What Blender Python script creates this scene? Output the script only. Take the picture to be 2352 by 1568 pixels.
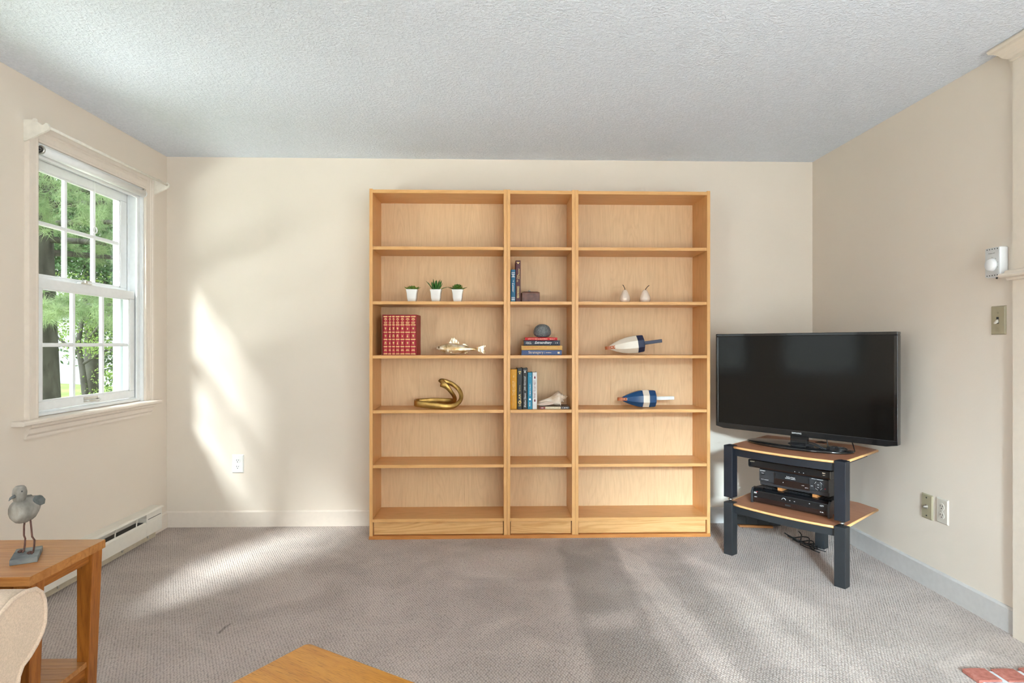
import bpy, bmesh, math, random
import numpy as np
from mathutils import Vector, Matrix, Euler

for o in list(bpy.data.objects):
    bpy.data.objects.remove(o)
SC = bpy.context.scene
COL = SC.collection
R = math.radians
PI = math.pi

# ------------------------------------------------------------------ camera
# world: x along the back wall (0 = left wall), y = 0 at the back wall, -y towards the camera, z up; metres
RW, RH, RB = 4.068, 2.299, -5.4          # room width, height, rear wall
cam_d = bpy.data.cameras.new('camera')
cam_d.sensor_fit = 'HORIZONTAL'; cam_d.sensor_width = 36.0
cam_d.lens = 1395.99 / 2352 * 36.0
cam_d.shift_y = 6.8 / 2352
cam_d.clip_start = 0.05; cam_d.clip_end = 200
cam = bpy.data.objects.new('camera', cam_d); COL.objects.link(cam)
cam.location = (2.0411, -3.8329, 1.1336)
cam.rotation_euler = (R(90), 0, -0.02736)
SC.camera = cam

# ------------------------------------------------------------------ world, lights, exposure
SC.view_settings.view_transform = 'Standard'
SC.view_settings.look = 'None'
SC.view_settings.gamma = 1.0
SC.view_settings.use_curve_mapping = False
SC.view_settings.exposure = 0.13
SC.cycles.use_denoising = True
SC.cycles.max_bounces = 7
SC.cycles.diffuse_bounces = 4
SC.cycles.glossy_bounces = 3
SC.cycles.transparent_max_bounces = 8
SC.cycles.use_adaptive_sampling = True
SC.cycles.adaptive_threshold = 0.18
SC.cycles.adaptive_min_samples = 10
SC.cycles.sample_clamp_indirect = 6.0
w = bpy.data.worlds.new('overcast_sky'); SC.world = w; w.use_nodes = True
bg = w.node_tree.nodes['Background']
bg.inputs[0].default_value = (0.93, 0.97, 1.0, 1); bg.inputs[1].default_value = 1.45

def area(name, loc, target, sx, sy, power, col=(1, 1, 1), spread=180):
    d = bpy.data.lights.new(name, 'AREA'); d.shape = 'RECTANGLE'; d.size = sx; d.size_y = sy
    d.energy = power; d.color = col; d.spread = R(spread)
    o = bpy.data.objects.new(name, d); COL.objects.link(o); o.location = loc
    o.rotation_euler = (Vector(target) - Vector(loc)).to_track_quat('-Z', 'Y').to_euler()
    return o
# soft fill lamp added outside the glazed doors behind the camera and the brighter gap of sky beyond them
area('door_fill', (2.95, -5.75, 1.15), (2.9, 0, 1.5), 1.9, 1.9, 86, (0.94, 0.975, 1.0))
area('bright_sky_gap', (1.75, -9.6, 3.0), (3.3, -0.4, 0.25), 0.9, 0.8, 160, (0.70, 0.86, 1.0), 60)
# added fill lamps outside the invented rear left and rear right windows
area('rear_left_fill', (-0.35, -4.4, 1.45), (3.2, -2.2, 1.3), 1.1, 1.1, 60, (0.94, 0.975, 1.0))
area('rear_right_fill', (4.45, -4.35, 1.42), (0.2, -1.9, 1.5), 1.1, 1.1, 64, (0.94, 0.975, 1.0))
# hazy sun over the trees on the window side, and upward lamps added low outside to brighten the ceiling
sun_d = bpy.data.lights.new('hazy_sun', 'SUN'); sun_d.energy = 9.6; sun_d.angle = R(10); sun_d.color = (0.91, 0.96, 1.0)
sun = bpy.data.objects.new('hazy_sun', sun_d); COL.objects.link(sun); sun.location = (-8, -12, 15)
sun.rotation_euler = Vector((0.65, 1.0, -1.12)).to_track_quat('-Z', 'Y').to_euler()
area('ground_bounce_fill', (-2.6, -3.5, -0.40), (-2.3, -3.2, 2.0), 3.4, 1.8, 620, (0.95, 0.985, 1.0))  # added lamp that boosts ground bounce through the left windows
area('ceiling_fill_lamp', (3.0, -7.6, -0.15), (3.0, -7.2, 2.0), 2.6, 3.2, 210, (0.95, 0.985, 1.0))  # unseen lamp added to lift the ceiling through the rear doors

# ------------------------------------------------------------------ material helpers
MATS = {}
def newmat(name):
    m = bpy.data.materials.new(name); m.use_nodes = True
    nt = m.node_tree
    return m, nt, nt.nodes['Principled BSDF']
def N(nt, typ, **kw):
    n = nt.nodes.new(typ)
    for k, v in kw.items():
        if k.startswith('i_'):
            key = k[2:]
            n.inputs[int(key) if key.isdigit() else key.replace('_', ' ')].default_value = v
        else:
            setattr(n, k, v)
    return n
def L(nt, a, b): nt.links.new(a, b)
def coords(nt, scale=(1, 1, 1), rot=(0, 0, 0), kind='Object'):
    tc = N(nt, 'ShaderNodeTexCoord'); mp = N(nt, 'ShaderNodeMapping')
    mp.inputs['Scale'].default_value = scale; mp.inputs['Rotation'].default_value = rot
    L(nt, tc.outputs[kind], mp.inputs['Vector'])
    return mp.outputs['Vector']
def ramp(nt, fac, stops, interp='LINEAR'):
    r = N(nt, 'ShaderNodeValToRGB'); cr = r.color_ramp; cr.interpolation = interp
    while len(cr.elements) > 1: cr.elements.remove(cr.elements[-1])
    cr.elements[0].position = stops[0][0]; cr.elements[0].color = (*stops[0][1], 1)
    for p, c in stops[1:]:
        e = cr.elements.new(p); e.color = (*c, 1)
    L(nt, fac, r.inputs[0])
    return r.outputs[0]
def bump(nt, bsdf, h, strength, dist, prev=None):
    b = N(nt, 'ShaderNodeBump'); b.inputs['Strength'].default_value = strength; b.inputs['Distance'].default_value = dist
    L(nt, h, b.inputs['Height'])
    if prev is not None: L(nt, prev, b.inputs['Normal'])
    L(nt, b.outputs[0], bsdf.inputs['Normal'])
    return b.outputs[0]
def mul(c, k): return tuple(min(1.0, v * k) for v in c)

def plain(name, col, rough=0.5, metal=0.0, spec=0.5, var=0.06, scale=40, bmp=0.0, bscale=200, coat=0.0, sheen=0.0):
    """painted / moulded / cast surface with slight procedural variation"""
    if name in MATS: return MATS[name]
    m, nt, b = newmat(name)
    v = coords(nt)
    n = N(nt, 'ShaderNodeTexNoise', i_Scale=scale, i_Detail=3.0); L(nt, v, n.inputs['Vector'])
    L(nt, ramp(nt, n.outputs[0], [(0.3, mul(col, 1 - var)), (0.7, mul(col, 1 + var))]), b.inputs['Base Color'])
    b.inputs['Roughness'].default_value = rough; b.inputs['Metallic'].default_value = metal
    b.inputs['Specular IOR Level'].default_value = spec
    b.inputs['Coat Weight'].default_value = coat
    b.inputs['Sheen Weight'].default_value = sheen
    if bmp:
        n2 = N(nt, 'ShaderNodeTexNoise', i_Scale=bscale, i_Detail=2.0); L(nt, v, n2.inputs['Vector'])
        bump(nt, b, n2.outputs[0], bmp, 0.002)
    MATS[name] = m
    return m

def wood(name, light, dark, axis='X', rough=0.42, rings=7.0, fine=1.0, seed=0.0, pores=0.0, contrast=1.0, spec=0.4, ring_amt=0.22):
    """grain runs along the given axis"""
    if name in MATS: return MATS[name]
    m, nt, b = newmat(name)
    k = {'X': 0, 'Y': 1, 'Z': 2}[axis]
    sc = [1.0, 1.0, 1.0]; sc[k] = 0.10
    v = coords(nt, tuple(s * 9 for s in sc))
    off = N(nt, 'ShaderNodeVectorMath', operation='ADD'); off.inputs[1].default_value = (seed * 3.1, seed * 1.7, seed * 2.3)
    L(nt, v, off.inputs[0])
    # object random shifts the figure between boards
    oi = N(nt, 'ShaderNodeObjectInfo'); ad = N(nt, 'ShaderNodeVectorMath', operation='ADD')
    ms = N(nt, 'ShaderNodeMath', operation='MULTIPLY', i_1=37.0); L(nt, oi.outputs['Random'], ms.inputs[0])
    L(nt, off.outputs[0], ad.inputs[0]); L(nt, ms.outputs[0], ad.inputs[1])
    n = N(nt, 'ShaderNodeTexNoise', i_Scale=0.9, i_Detail=2.0, i_Distortion=0.6); L(nt, ad.outputs[0], n.inputs['Vector'])
    mm = N(nt, 'ShaderNodeMath', operation='MULTIPLY', i_1=rings * 14.0); L(nt, n.outputs[0], mm.inputs[0])
    sn = N(nt, 'ShaderNodeMath', operation='SINE'); L(nt, mm.outputs[0], sn.inputs[0])
    fr = N(nt, 'ShaderNodeMath', operation='MULTIPLY_ADD', i_1=0.5, i_2=0.5); L(nt, sn.outputs[0], fr.inputs[0])
    pw = N(nt, 'ShaderNodeMath', operation='POWER', i_1=3.0); L(nt, fr.outputs[0], pw.inputs[0]); fr = pw
    n2 = N(nt, 'ShaderNodeTexNoise', i_Scale=11.0 * fine, i_Detail=5.0, i_Roughness=0.6); L(nt, ad.outputs[0], n2.inputs['Vector'])
    mx = N(nt, 'ShaderNodeMath', operation='MULTIPLY_ADD', i_1=ring_amt); L(nt, fr.outputs[0], mx.inputs[0]); L(nt, n2.outputs[0], mx.inputs[2])
    lo = 0.5 - 0.3 / contrast; hi = 0.5 + 0.45 / contrast
    c = ramp(nt, mx.outputs[0], [(max(0, lo), light), (min(1, hi), dark)])
    if pores:
        sc2 = [1, 1, 1]; sc2[k] = 0.05
        v3 = coords(nt, tuple(s * 640 for s in sc2))
        n3 = N(nt, 'ShaderNodeTexNoise', i_Scale=1.0, i_Detail=2.0); L(nt, v3, n3.inputs['Vector'])
        pr = ramp(nt, n3.outputs[0], [(0.56, (1, 1, 1)), (0.66, (1 - pores, 1 - pores * 1.1, 1 - pores * 1.15))])
        mc = N(nt, 'ShaderNodeMix', data_type='RGBA', blend_type='MULTIPLY'); mc.inputs[0].default_value = 1
        L(nt, c, mc.inputs[6]); L(nt, pr, mc.inputs[7]); c = mc.outputs[2]
    L(nt, c, b.inputs['Base Color'])
    b.inputs['Roughness'].default_value = rough; b.inputs['Specular IOR Level'].default_value = spec
    bump(nt, b, n2.outputs[0], 0.12, 0.0006)
    MATS[name] = m
    return m

def paint_wall(name, col):
    m, nt, b = newmat(name)
    v = coords(nt)
    n = N(nt, 'ShaderNodeTexNoise', i_Scale=1.3, i_Detail=3.0); L(nt, v, n.inputs['Vector'])
    L(nt, ramp(nt, n.outputs[0], [(0.3, mul(col, 0.975)), (0.7, mul(col, 1.02))]), b.inputs['Base Color'])
    b.inputs['Roughness'].default_value = 0.62; b.inputs['Specular IOR Level'].default_value = 0.3
    n2 = N(nt, 'ShaderNodeTexNoise', i_Scale=170.0, i_Detail=2.0); L(nt, v, n2.inputs['Vector'])
    bump(nt, b, n2.outputs[0], 0.10, 0.002)
    MATS[name] = m
    return m

def ceiling_mat():
    m, nt, b = newmat('stippled_ceiling_paint')
    v = coords(nt)
    b.inputs['Base Color'].default_value = (0.80, 0.80, 0.80, 1)
    b.inputs['Roughness'].default_value = 0.85; b.inputs['Specular IOR Level'].default_value = 0.2
    n = N(nt, 'ShaderNodeTexNoise', i_Scale=85.0, i_Detail=3.0, i_Roughness=0.55, i_Distortion=0.4); L(nt, v, n.inputs['Vector'])
    r = ramp(nt, n.outputs[0], [(0.38, (0, 0, 0)), (0.62, (1, 1, 1))])
    bump(nt, b, r, 0.42, 0.006)
    c = ramp(nt, n.outputs[0], [(0.3, (0.74, 0.79, 0.885)), (0.65, (0.82, 0.87, 0.965))])
    L(nt, c, b.inputs['Base Color'])
    return m

def carpet_mat():
    """grey-brown loop carpet; vacuum strokes and footprints lay the pile lighter or darker"""
    m, nt, b = newmat('loop_carpet')
    tc = N(nt, 'ShaderNodeTexCoord'); pos = tc.outputs['Object']
    # loops in offset rows
    mp = N(nt, 'ShaderNodeMapping'); mp.inputs['Scale'].default_value = (2 ** 0.5 / 0.0115, 2 ** 0.5 / 0.0215, 100); mp.inputs['Rotation'].default_value = (0, 0, R(45))
    L(nt, pos, mp.inputs['Vector'])
    vo = N(nt, 'ShaderNodeTexVoronoi', voronoi_dimensions='2D', i_Scale=1.0, i_Randomness=0.32); L(nt, mp.outputs[0], vo.inputs['Vector'])
    loop = ramp(nt, vo.outputs['Distance'], [(0.05, (1, 1, 1)), (0.62, (0, 0, 0))], 'EASE')
    nf = N(nt, 'ShaderNodeTexNoise', i_Scale=330.0, i_Detail=3.0); L(nt, pos, nf.inputs['Vector'])
    # blotches
    nb = N(nt, 'ShaderNodeTexNoise', i_Scale=3.6, i_Detail=4.0, i_Distortion=0.7); L(nt, pos, nb.inputs['Vector'])
    blot = ramp(nt, nb.outputs[0], [(0.38, (0.90, 0.90, 0.90)), (0.66, (1.10, 1.10, 1.10))])
    # soft warp so that the stroke edges are not ruled
    nw = N(nt, 'ShaderNodeTexNoise', i_Scale=9.0, i_Detail=3.0); L(nt, pos, nw.inputs['Vector'])
    wv = N(nt, 'ShaderNodeVectorMath', operation='MULTIPLY_ADD'); wv.inputs[1].default_value = (0.05, 0.05, 0)
    L(nt, nw.outputs['Color'], wv.inputs[0])
    sb = N(nt, 'ShaderNodeVectorMath', operation='SUBTRACT'); sb.inputs[1].default_value = (0.025, 0.025, 0)
    L(nt, pos, sb.inputs[0]); L(nt, sb.outputs[0], wv.inputs[2])
    base = None
    def poly(pts, soft):
        cx = sum(p[0] for p in pts) / len(pts); cy = sum(p[1] for p in pts) / len(pts)
        acc = None
        for i in range(len(pts)):
            (x0, y0), (x1, y1) = pts[i], pts[(i + 1) % len(pts)]
            nx, ny = y1 - y0, -(x1 - x0); l = math.hypot(nx, ny); nx /= l; ny /= l
            d = nx * x0 + ny * y0
            if nx * cx + ny * cy < d: nx, ny, d = -nx, -ny, -d
            dp = N(nt, 'ShaderNodeVectorMath', operation='DOT_PRODUCT'); dp.inputs[1].default_value = (nx, ny, 0)
            L(nt, wv.outputs[0], dp.inputs[0])
            mr = N(nt, 'ShaderNodeMapRange', interpolation_type='SMOOTHSTEP')
            mr.inputs[1].default_value = d - soft; mr.inputs[2].default_value = d + soft
            L(nt, dp.outputs['Value'], mr.inputs[0])
            if acc is None: acc = mr.outputs[0]
            else:
                mu = N(nt, 'ShaderNodeMath', operation='MULTIPLY'); L(nt, acc, mu.inputs[0]); L(nt, mr.outputs[0], mu.inputs[1]); acc = mu.outputs[0]
        return acc
    strokes = [
        ([(2.40, -0.30), (2.70, -0.30), (2.66, -2.1), (2.36, -2.1)], 0.03, -0.24),   # dark pass of the vacuum
        ([(2.66, -0.34), (2.82, -0.62), (2.90, -2.0), (2.62, -2.0), (2.70, -0.75)], 0.015, 0.20),
        ([(2.86, -0.40), (3.02, -0.45), (3.02, -2.0), (2.93, -2.0)], 0.03, -0.12),
        ([(3.05, -0.55), (3.20, -0.8), (3.18, -2.0), (3.08, -2.0)], 0.025, 0.14),
        ([(3.28, -0.9), (3.42, -1.25), (3.36, -1.7), (3.24, -2.0)], 0.03, 0.18),
        ([(3.62, -1.32), (3.84, -1.62), (3.60, -1.72), (3.50, -2.0), (3.44, -2.0)], 0.02, 0.18),
        ([(2.40, -1.28), (2.62, -1.26), (2.60, -1.42), (2.42, -1.42)], 0.045, 0.20),
        ([(1.75, -0.40), (2.32, -0.50), (2.30, -0.74), (1.85, -0.95), (1.62, -0.75)], 0.09, 0.13),
        ([(0.55, -0.9), (1.15, -1.0), (1.05, -1.35), (0.6, -1.3)], 0.10, -0.06),
        ([(0.952, -1.415), (0.964, -1.412), (0.976, -1.338), (0.966, -1.336)], 0.006, -0.5),     # small dark stain
    ]
    tot = None
    for pts, soft, amt in strokes:
        a = poly(pts, soft)
        ma = N(nt, 'ShaderNodeMath', operation='MULTIPLY_ADD', i_1=amt); L(nt, a, ma.inputs[0])
        if tot is None: ma.inputs[2].default_value = 1.0
        else: L(nt, tot, ma.inputs[2])
        tot = ma.outputs[0]
    col = ramp(nt, vo.outputs['Distance'], [(0.28, (0.575, 0.490, 0.448)), (0.52, (0.45, 0.380, 0.345)), (0.76, (0.25, 0.21, 0.19))])  # darker between loops: shade in the pile put into the colour
    fl = ramp(nt, nf.outputs[0], [(0.3, (0.82, 0.82, 0.82)), (0.7, (1.16, 1.16, 1.16))])
    def mulc(a, c):
        mc = N(nt, 'ShaderNodeMix', data_type='RGBA', blend_type='MULTIPLY'); mc.inputs[0].default_value = 1
        mc.clamp_result = False
        L(nt, a, mc.inputs[6]); L(nt, c, mc.inputs[7]); return mc.outputs[2]
    col = mulc(mulc(mulc(col, fl), blot), tot)
    L(nt, col, b.inputs['Base Color'])
    b.inputs['Roughness'].default_value = 0.95; b.inputs['Specular IOR Level'].default_value = 0.1
    b.inputs['Sheen Weight'].default_value = 0.05
    p = bump(nt, b, loop, 0.5, 0.005)
    bump(nt, b, nf.outputs[0], 0.35, 0.003, p)
    return m

def glass_mat(name, tint=(0.93, 0.96, 0.945), refl=0.07):
    m, nt, b = newmat(name)
    nt.nodes.remove(b)
    out = nt.nodes['Material Output']
    t = N(nt, 'ShaderNodeBsdfTransparent'); t.inputs[0].default_value = (*tint, 1)
    g = N(nt, 'ShaderNodeBsdfGlossy'); g.inputs['Roughness'].default_value = 0.02
    mx = N(nt, 'ShaderNodeMixShader'); fz = N(nt, 'ShaderNodeLayerWeight'); fz.inputs[0].default_value = 0.5
    pw = N(nt, 'ShaderNodeMath', operation='POWER', i_1=5.0); L(nt, fz.outputs['Facing'], pw.inputs[0])
    ma = N(nt, 'ShaderNodeMath', operation='MULTIPLY_ADD', i_1=0.8, i_2=refl * 0.4); L(nt, pw.outputs[0], ma.inputs[0])
    L(nt, ma.outputs[0], mx.inputs[0]); L(nt, t.outputs[0], mx.inputs[1]); L(nt, g.outputs[0], mx.inputs[2])
    L(nt, mx.outputs[0], out.inputs[0])
    MATS[name] = m
    return m

def fabric(name, col):
    m, nt, b = newmat(name)
    v = coords(nt, (1, 1, 1))
    w1 = N(nt, 'ShaderNodeTexWave', wave_type='BANDS', bands_direction='DIAGONAL', i_Scale=260.0, i_Distortion=1.5); L(nt, v, w1.inputs['Vector'])
    n = N(nt, 'ShaderNodeTexNoise', i_Scale=300.0, i_Detail=2.0); L(nt, v, n.inputs['Vector'])
    c1 = ramp(nt, n.outputs[0], [(0.3, mul(col, 0.88)), (0.7, mul(col, 1.1))])
    L(nt, c1, b.inputs['Base Color'])
    b.inputs['Roughness'].default_value = 0.9; b.inputs['Sheen Weight'].default_value = 0.25
    b.inputs['Specular IOR Level'].default_value = 0.15
    bump(nt, b, w1.outputs[0], 0.25, 0.001)
    MATS[name] = m
    return m

def ramped(name, stops, scale=8.0, detail=4.0, rough=0.6, metal=0.0, stretch=(1, 1, 1), dist=0.0, bmp=0.0, spec=0.4, vor=False):
    """mottled surface: noise (or cells) through a colour ramp"""
    if name in MATS: return MATS[name]
    m, nt, b = newmat(name)
    v = coords(nt, stretch)
    if vor:
        n = N(nt, 'ShaderNodeTexVoronoi', i_Scale=scale); L(nt, v, n.inputs['Vector']); h = n.outputs['Distance']
    else:
        n = N(nt, 'ShaderNodeTexNoise', i_Scale=scale, i_Detail=detail, i_Distortion=dist); L(nt, v, n.inputs['Vector']); h = n.outputs[0]
    L(nt, ramp(nt, h, stops), b.inputs['Base Color'])
    b.inputs['Roughness'].default_value = rough; b.inputs['Metallic'].default_value = metal
    b.inputs['Specular IOR Level'].default_value = spec
    if bmp: bump(nt, b, h, bmp, 0.003)
    MATS[name] = m
    return m

# ------------------------------------------------------------------ mesh builder
class MB:
    def __init__(s): s.v = []; s.f = []; s.sm = []
    def add(s, vs, fs, smooth=False):
        k = len(s.v); s.v += [tuple(p) for p in vs]
        s.f += [tuple(i + k for i in f) for f in fs]; s.sm += [smooth] * len(fs)
        return s
    def box(s, x0, x1, y0, y1, z0, z1):
        vs = [(x, y, z) for z in (z0, z1) for y in (y0, y1) for x in (x0, x1)]
        return s.add(vs, [(0, 2, 3, 1), (4, 5, 7, 6), (0, 1, 5, 4), (2, 6, 7, 3), (0, 4, 6, 2), (1, 3, 7, 5)])
    def prism(s, pts, axis, a, b, smooth=False):
        """closed outline pts in the two other axes (in xyz order), extruded along axis from a to b"""
        n = len(pts)
        def mk(p, t):
            return {'x': (t, p[0], p[1]), 'y': (p[0], t, p[1]), 'z': (p[0], p[1], t)}[axis]
        vs = [mk(p, a) for p in pts] + [mk(p, b) for p in pts]
        k = len(s.v)
        s.add(vs, [(i, (i + 1) % n, (i + 1) % n + n, i + n) for i in range(n)], smooth)
        s.f += [tuple(k + i for i in range(n))[::-1], tuple(k + n + i for i in range(n))]; s.sm += [False, False]
        return s
    def loft(s, rings, closed=True, cap=True, smooth=True):
        n = len(rings[0]); k = len(s.v)
        vs = [p for r in rings for p in r]; fs = []
        for i in range(len(rings) - 1):
            for j in range(n if closed else n - 1):
                a = i * n + j; b2 = i * n + (j + 1) % n
                fs.append((a, b2, b2 + n, a + n))
        s.add(vs, fs, smooth)
        if cap:
            s.f += [tuple(k + j for j in range(n))[::-1], tuple(k + (len(rings) - 1) * n + j for j in range(n))]; s.sm += [False, False]
        return s
    def lathe(s, prof, c=(0, 0, 0), axis='z', seg=24, smooth=True):
        """prof: list of (radius, height)"""
        rings = []
        for r, h in prof:
            ring = []
            for j in range(seg):
                a = 2 * PI * j / seg
                p, q = r * math.cos(a), r * math.sin(a)
                o = {'z': (p, q, h), 'x': (h, p, q), 'y': (q, h, p)}[axis]
                ring.append((c[0] + o[0], c[1] + o[1], c[2] + o[2]))
            rings.append(ring)
        return s.loft(rings, True, True, smooth)
    def tube(s, pts, r, seg=10, closed=False, smooth=True):
        pts = [Vector(p) for p in pts]; n = len(pts); rings = []
        up = None
        for i, p in enumerate(pts):
            if closed: t = pts[(i + 1) % n] - pts[i - 1]
            else: t = pts[min(i + 1, n - 1)] - pts[max(i - 1, 0)]
            t.normalize()
            if up is None: up = Vector((0, 0, 1)) if abs(t.z) < 0.9 else Vector((1, 0, 0))
            sd = t.cross(up).normalized(); up = sd.cross(t).normalized()
            rr = r[i] if isinstance(r, (list, tuple)) else r
            rings.append([tuple(p + sd * (rr * math.cos(2 * PI * j / seg)) + up * (rr * math.sin(2 * PI * j / seg))) for j in range(seg)])
        if closed: rings.append(rings[0])
        return s.loft(rings, True, not closed, smooth)
    def ell(s, c, rx, ry, rz, seg=20, ring=12):
        rings = []
        for i in range(ring + 1):
            a = -PI / 2 + PI * i / ring; cr = max(1e-4, math.cos(a)); z = math.sin(a)
            rings.append([(c[0] + rx * cr * math.cos(2 * PI * j / seg), c[1] + ry * cr * math.sin(2 * PI * j / seg), c[2] + rz * z) for j in range(seg)])
        return s.loft(rings)
    def xf(s, M):
        s.v = [tuple(M @ Vector(p)) for p in s.v]; return s
    def build(s, name, mat, parent=None, bevel=0.0, seg=2, fix=True):
        me = bpy.data.meshes.new(name); me.from_pydata(s.v, [], s.f)
        for p, q in zip(me.polygons, s.sm): p.use_smooth = q
        if fix:
            bm = bmesh.new(); bm.from_mesh(me); bmesh.ops.recalc_face_normals(bm, faces=bm.faces); bm.to_mesh(me); bm.free()
        me.materials.append(mat)
        o = bpy.data.objects.new(name, me); COL.objects.link(o)
        if parent is not None: o.parent = parent
        if bevel:
            bv = o.modifiers.new('bevel', 'BEVEL'); bv.width = bevel; bv.segments = seg; bv.limit_method = 'ANGLE'; bv.angle_limit = R(35)
            bv.harden_normals = True
            for p in me.polygons: p.use_smooth = True
        return o
def box(name, mat, parent, x0, x1, y0, y1, z0, z1, bevel=0.0):
    return MB().box(x0, x1, y0, y1, z0, z1).build(name, mat, parent, bevel)

def tag(o, label=None, cat=None, group=None, kind=None):
    if label: o['label'] = label
    if cat: o['category'] = cat
    if group: o['group'] = group
    if kind: o['kind'] = kind
    return o
def thing(name, label, cat, loc=(0, 0, 0), rz=0.0, group=None, rot=None):
    o = bpy.data.objects.new(name, None); COL.objects.link(o); o.empty_display_size = 0.05
    o.location = loc; o.rotation_euler = rot if rot else (0, 0, rz)
    return tag(o, label, cat, group)
def structure(o): o['kind'] = 'structure'; return o
def put(o, loc=None, rot=None):
    if loc: o.location = loc
    if rot: o.rotation_euler = rot
    return o
def copy_part(o, parent):
    c = o.copy(); COL.objects.link(c); c.parent = parent
    return c

# ------------------------------------------------------------------ lettering (curves turned to meshes once, then fitted to size)
WORDS = ['SAMSUNG', 'SONY', 'Honeywell', 'THE HELP', 'Kathryn Stockett', 'SOLAR', 'Ian McEwan', 'Shadow Dance', 'Julie Garwood',
         'THE', 'Letter', 'FERN MICHAELS', 'Up Close', 'And Personal', 'WHAT TO SAY NEXT', 'NANCY', 'WERLIN', 'Extraordinary', 'Strategery',
         'Da Pro-4 Head', 'HDTV']
TXT = {}
def make_words():
    tmp = []
    for wd in WORDS:
        cu = bpy.data.curves.new('w', 'FONT'); cu.body = wd; cu.size = 1.0; cu.resolution_u = 3
        ob = bpy.data.objects.new('w', cu); COL.objects.link(ob); tmp.append((wd, ob))
    dg = bpy.context.evaluated_depsgraph_get(); dg.update()
    for wd, ob in tmp:
        me = bpy.data.meshes.new_from_object(ob.evaluated_get(dg))
        vs = [tuple(v.co) for v in me.vertices]; fs = [tuple(p.vertices) for p in me.polygons]
        xs = [v[0] for v in vs]; ys = [v[1] for v in vs]
        x0, x1, y0, y1 = min(xs), max(xs), min(ys), max(ys)
        TXT[wd] = ([((v[0] - (x0 + x1) / 2) / (x1 - x0), (v[1] - (y0 + y1) / 2) / (y1 - y0)) for v in vs], fs)
        bpy.data.meshes.remove(me); cu = ob.data; bpy.data.objects.remove(ob); bpy.data.curves.remove(cu)
make_words()
def letters(mb, wd, cx, cz, wdt, hgt, y, ang=0.0, shear=0.0):
    """adds the word to mb, flat in the x-z plane at depth y (facing -y), turned by ang (ccw seen from the front)"""
    ca, sa = math.cos(ang), math.sin(ang)
    if wd[0] == '~':       # print too small to read: a row of letter-sized strokes
        n = int(wd[1:]); rr = random.Random(n * 7 + int(cz * 1e4)); vs = []; fs = []
        for k in range(n):
            if rr.random() < 0.14: continue
            x0 = k / n - 0.5; x1 = x0 + 0.72 / n; hh = rr.choice((0.7, 1.0, 0.85)); kk = len(vs)
            vs += [(x0, -0.5), (x1, -0.5), (x1, hh - 0.5), (x0, hh - 0.5)]; fs.append((kk, kk + 1, kk + 2, kk + 3))
            if rr.random() < 0.5:
                xm = (x0 * 2 + x1) / 3; vs[kk + 1] = (xm, -0.5); vs[kk + 2] = (x1, hh - 0.5)
    else:
        vs, fs = TXT[wd]
    out = []
    for u, v in vs:
        p = u * wdt + shear * v * hgt; q = v * hgt
        out.append((cx + p * ca - q * sa, y, cz + p * sa + q * ca))
    mb.add(out, fs)
    return mb

# ------------------------------------------------------------------ materials
M_WALL = paint_wall('cream_wall_paint', (0.785, 0.69, 0.597))
M_TRIM = plain('cream_trim_paint', (0.80, 0.705, 0.620), 0.4, var=0.02)
M_WHITE = plain('white_vinyl', (0.86, 0.87, 0.88), 0.35, var=0.02)
M_CEIL = ceiling_mat()
M_CARPET = carpet_mat()
M_GLASS = glass_mat('window_glass')
M_GRAYBASE = plain('pale_grey_baseboard_paint', (0.59, 0.565, 0.55), 0.45, var=0.03)
BL, BD = (0.80, 0.445, 0.180), (0.65, 0.325, 0.108)
M_BX = wood('birch_veneer_along_x', BL, BD, 'X', 0.38, 6)
M_BZ = wood('birch_veneer_along_z', BL, BD, 'Z', 0.38, 6)
M_BBACK = wood('pale_birch_back', (0.82, 0.575, 0.345), (0.69, 0.460, 0.262), 'Z', 0.5, 7)
M_KICK = wood('figured_birch_kick_board', (0.82, 0.50, 0.225), (0.65, 0.34, 0.12), 'X', 0.38, 5, contrast=1.2, ring_amt=0.42)
M_PLINTH = wood('orange_pine_plinth', (0.64, 0.27, 0.075), (0.47, 0.17, 0.04), 'X', 0.45, 5)
M_CHROME = plain('brushed_nickel', (0.62, 0.61, 0.58), 0.28, 1.0)
M_DARK = plain('dark_recess', (0.02, 0.02, 0.02), 0.7)
M_BLACKP = plain('black_plastic', (0.012, 0.012, 0.014), 0.35, bmp=0.05, bscale=900)
M_BLACKG = plain('gloss_black_plastic', (0.008, 0.008, 0.009), 0.08, coat=0.5)
M_WPRINT = plain('white_print', (0.80, 0.80, 0.80), 0.5)
M_GOLD = plain('gilt_print', (0.80, 0.56, 0.22), 0.35, 0.25)

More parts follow.
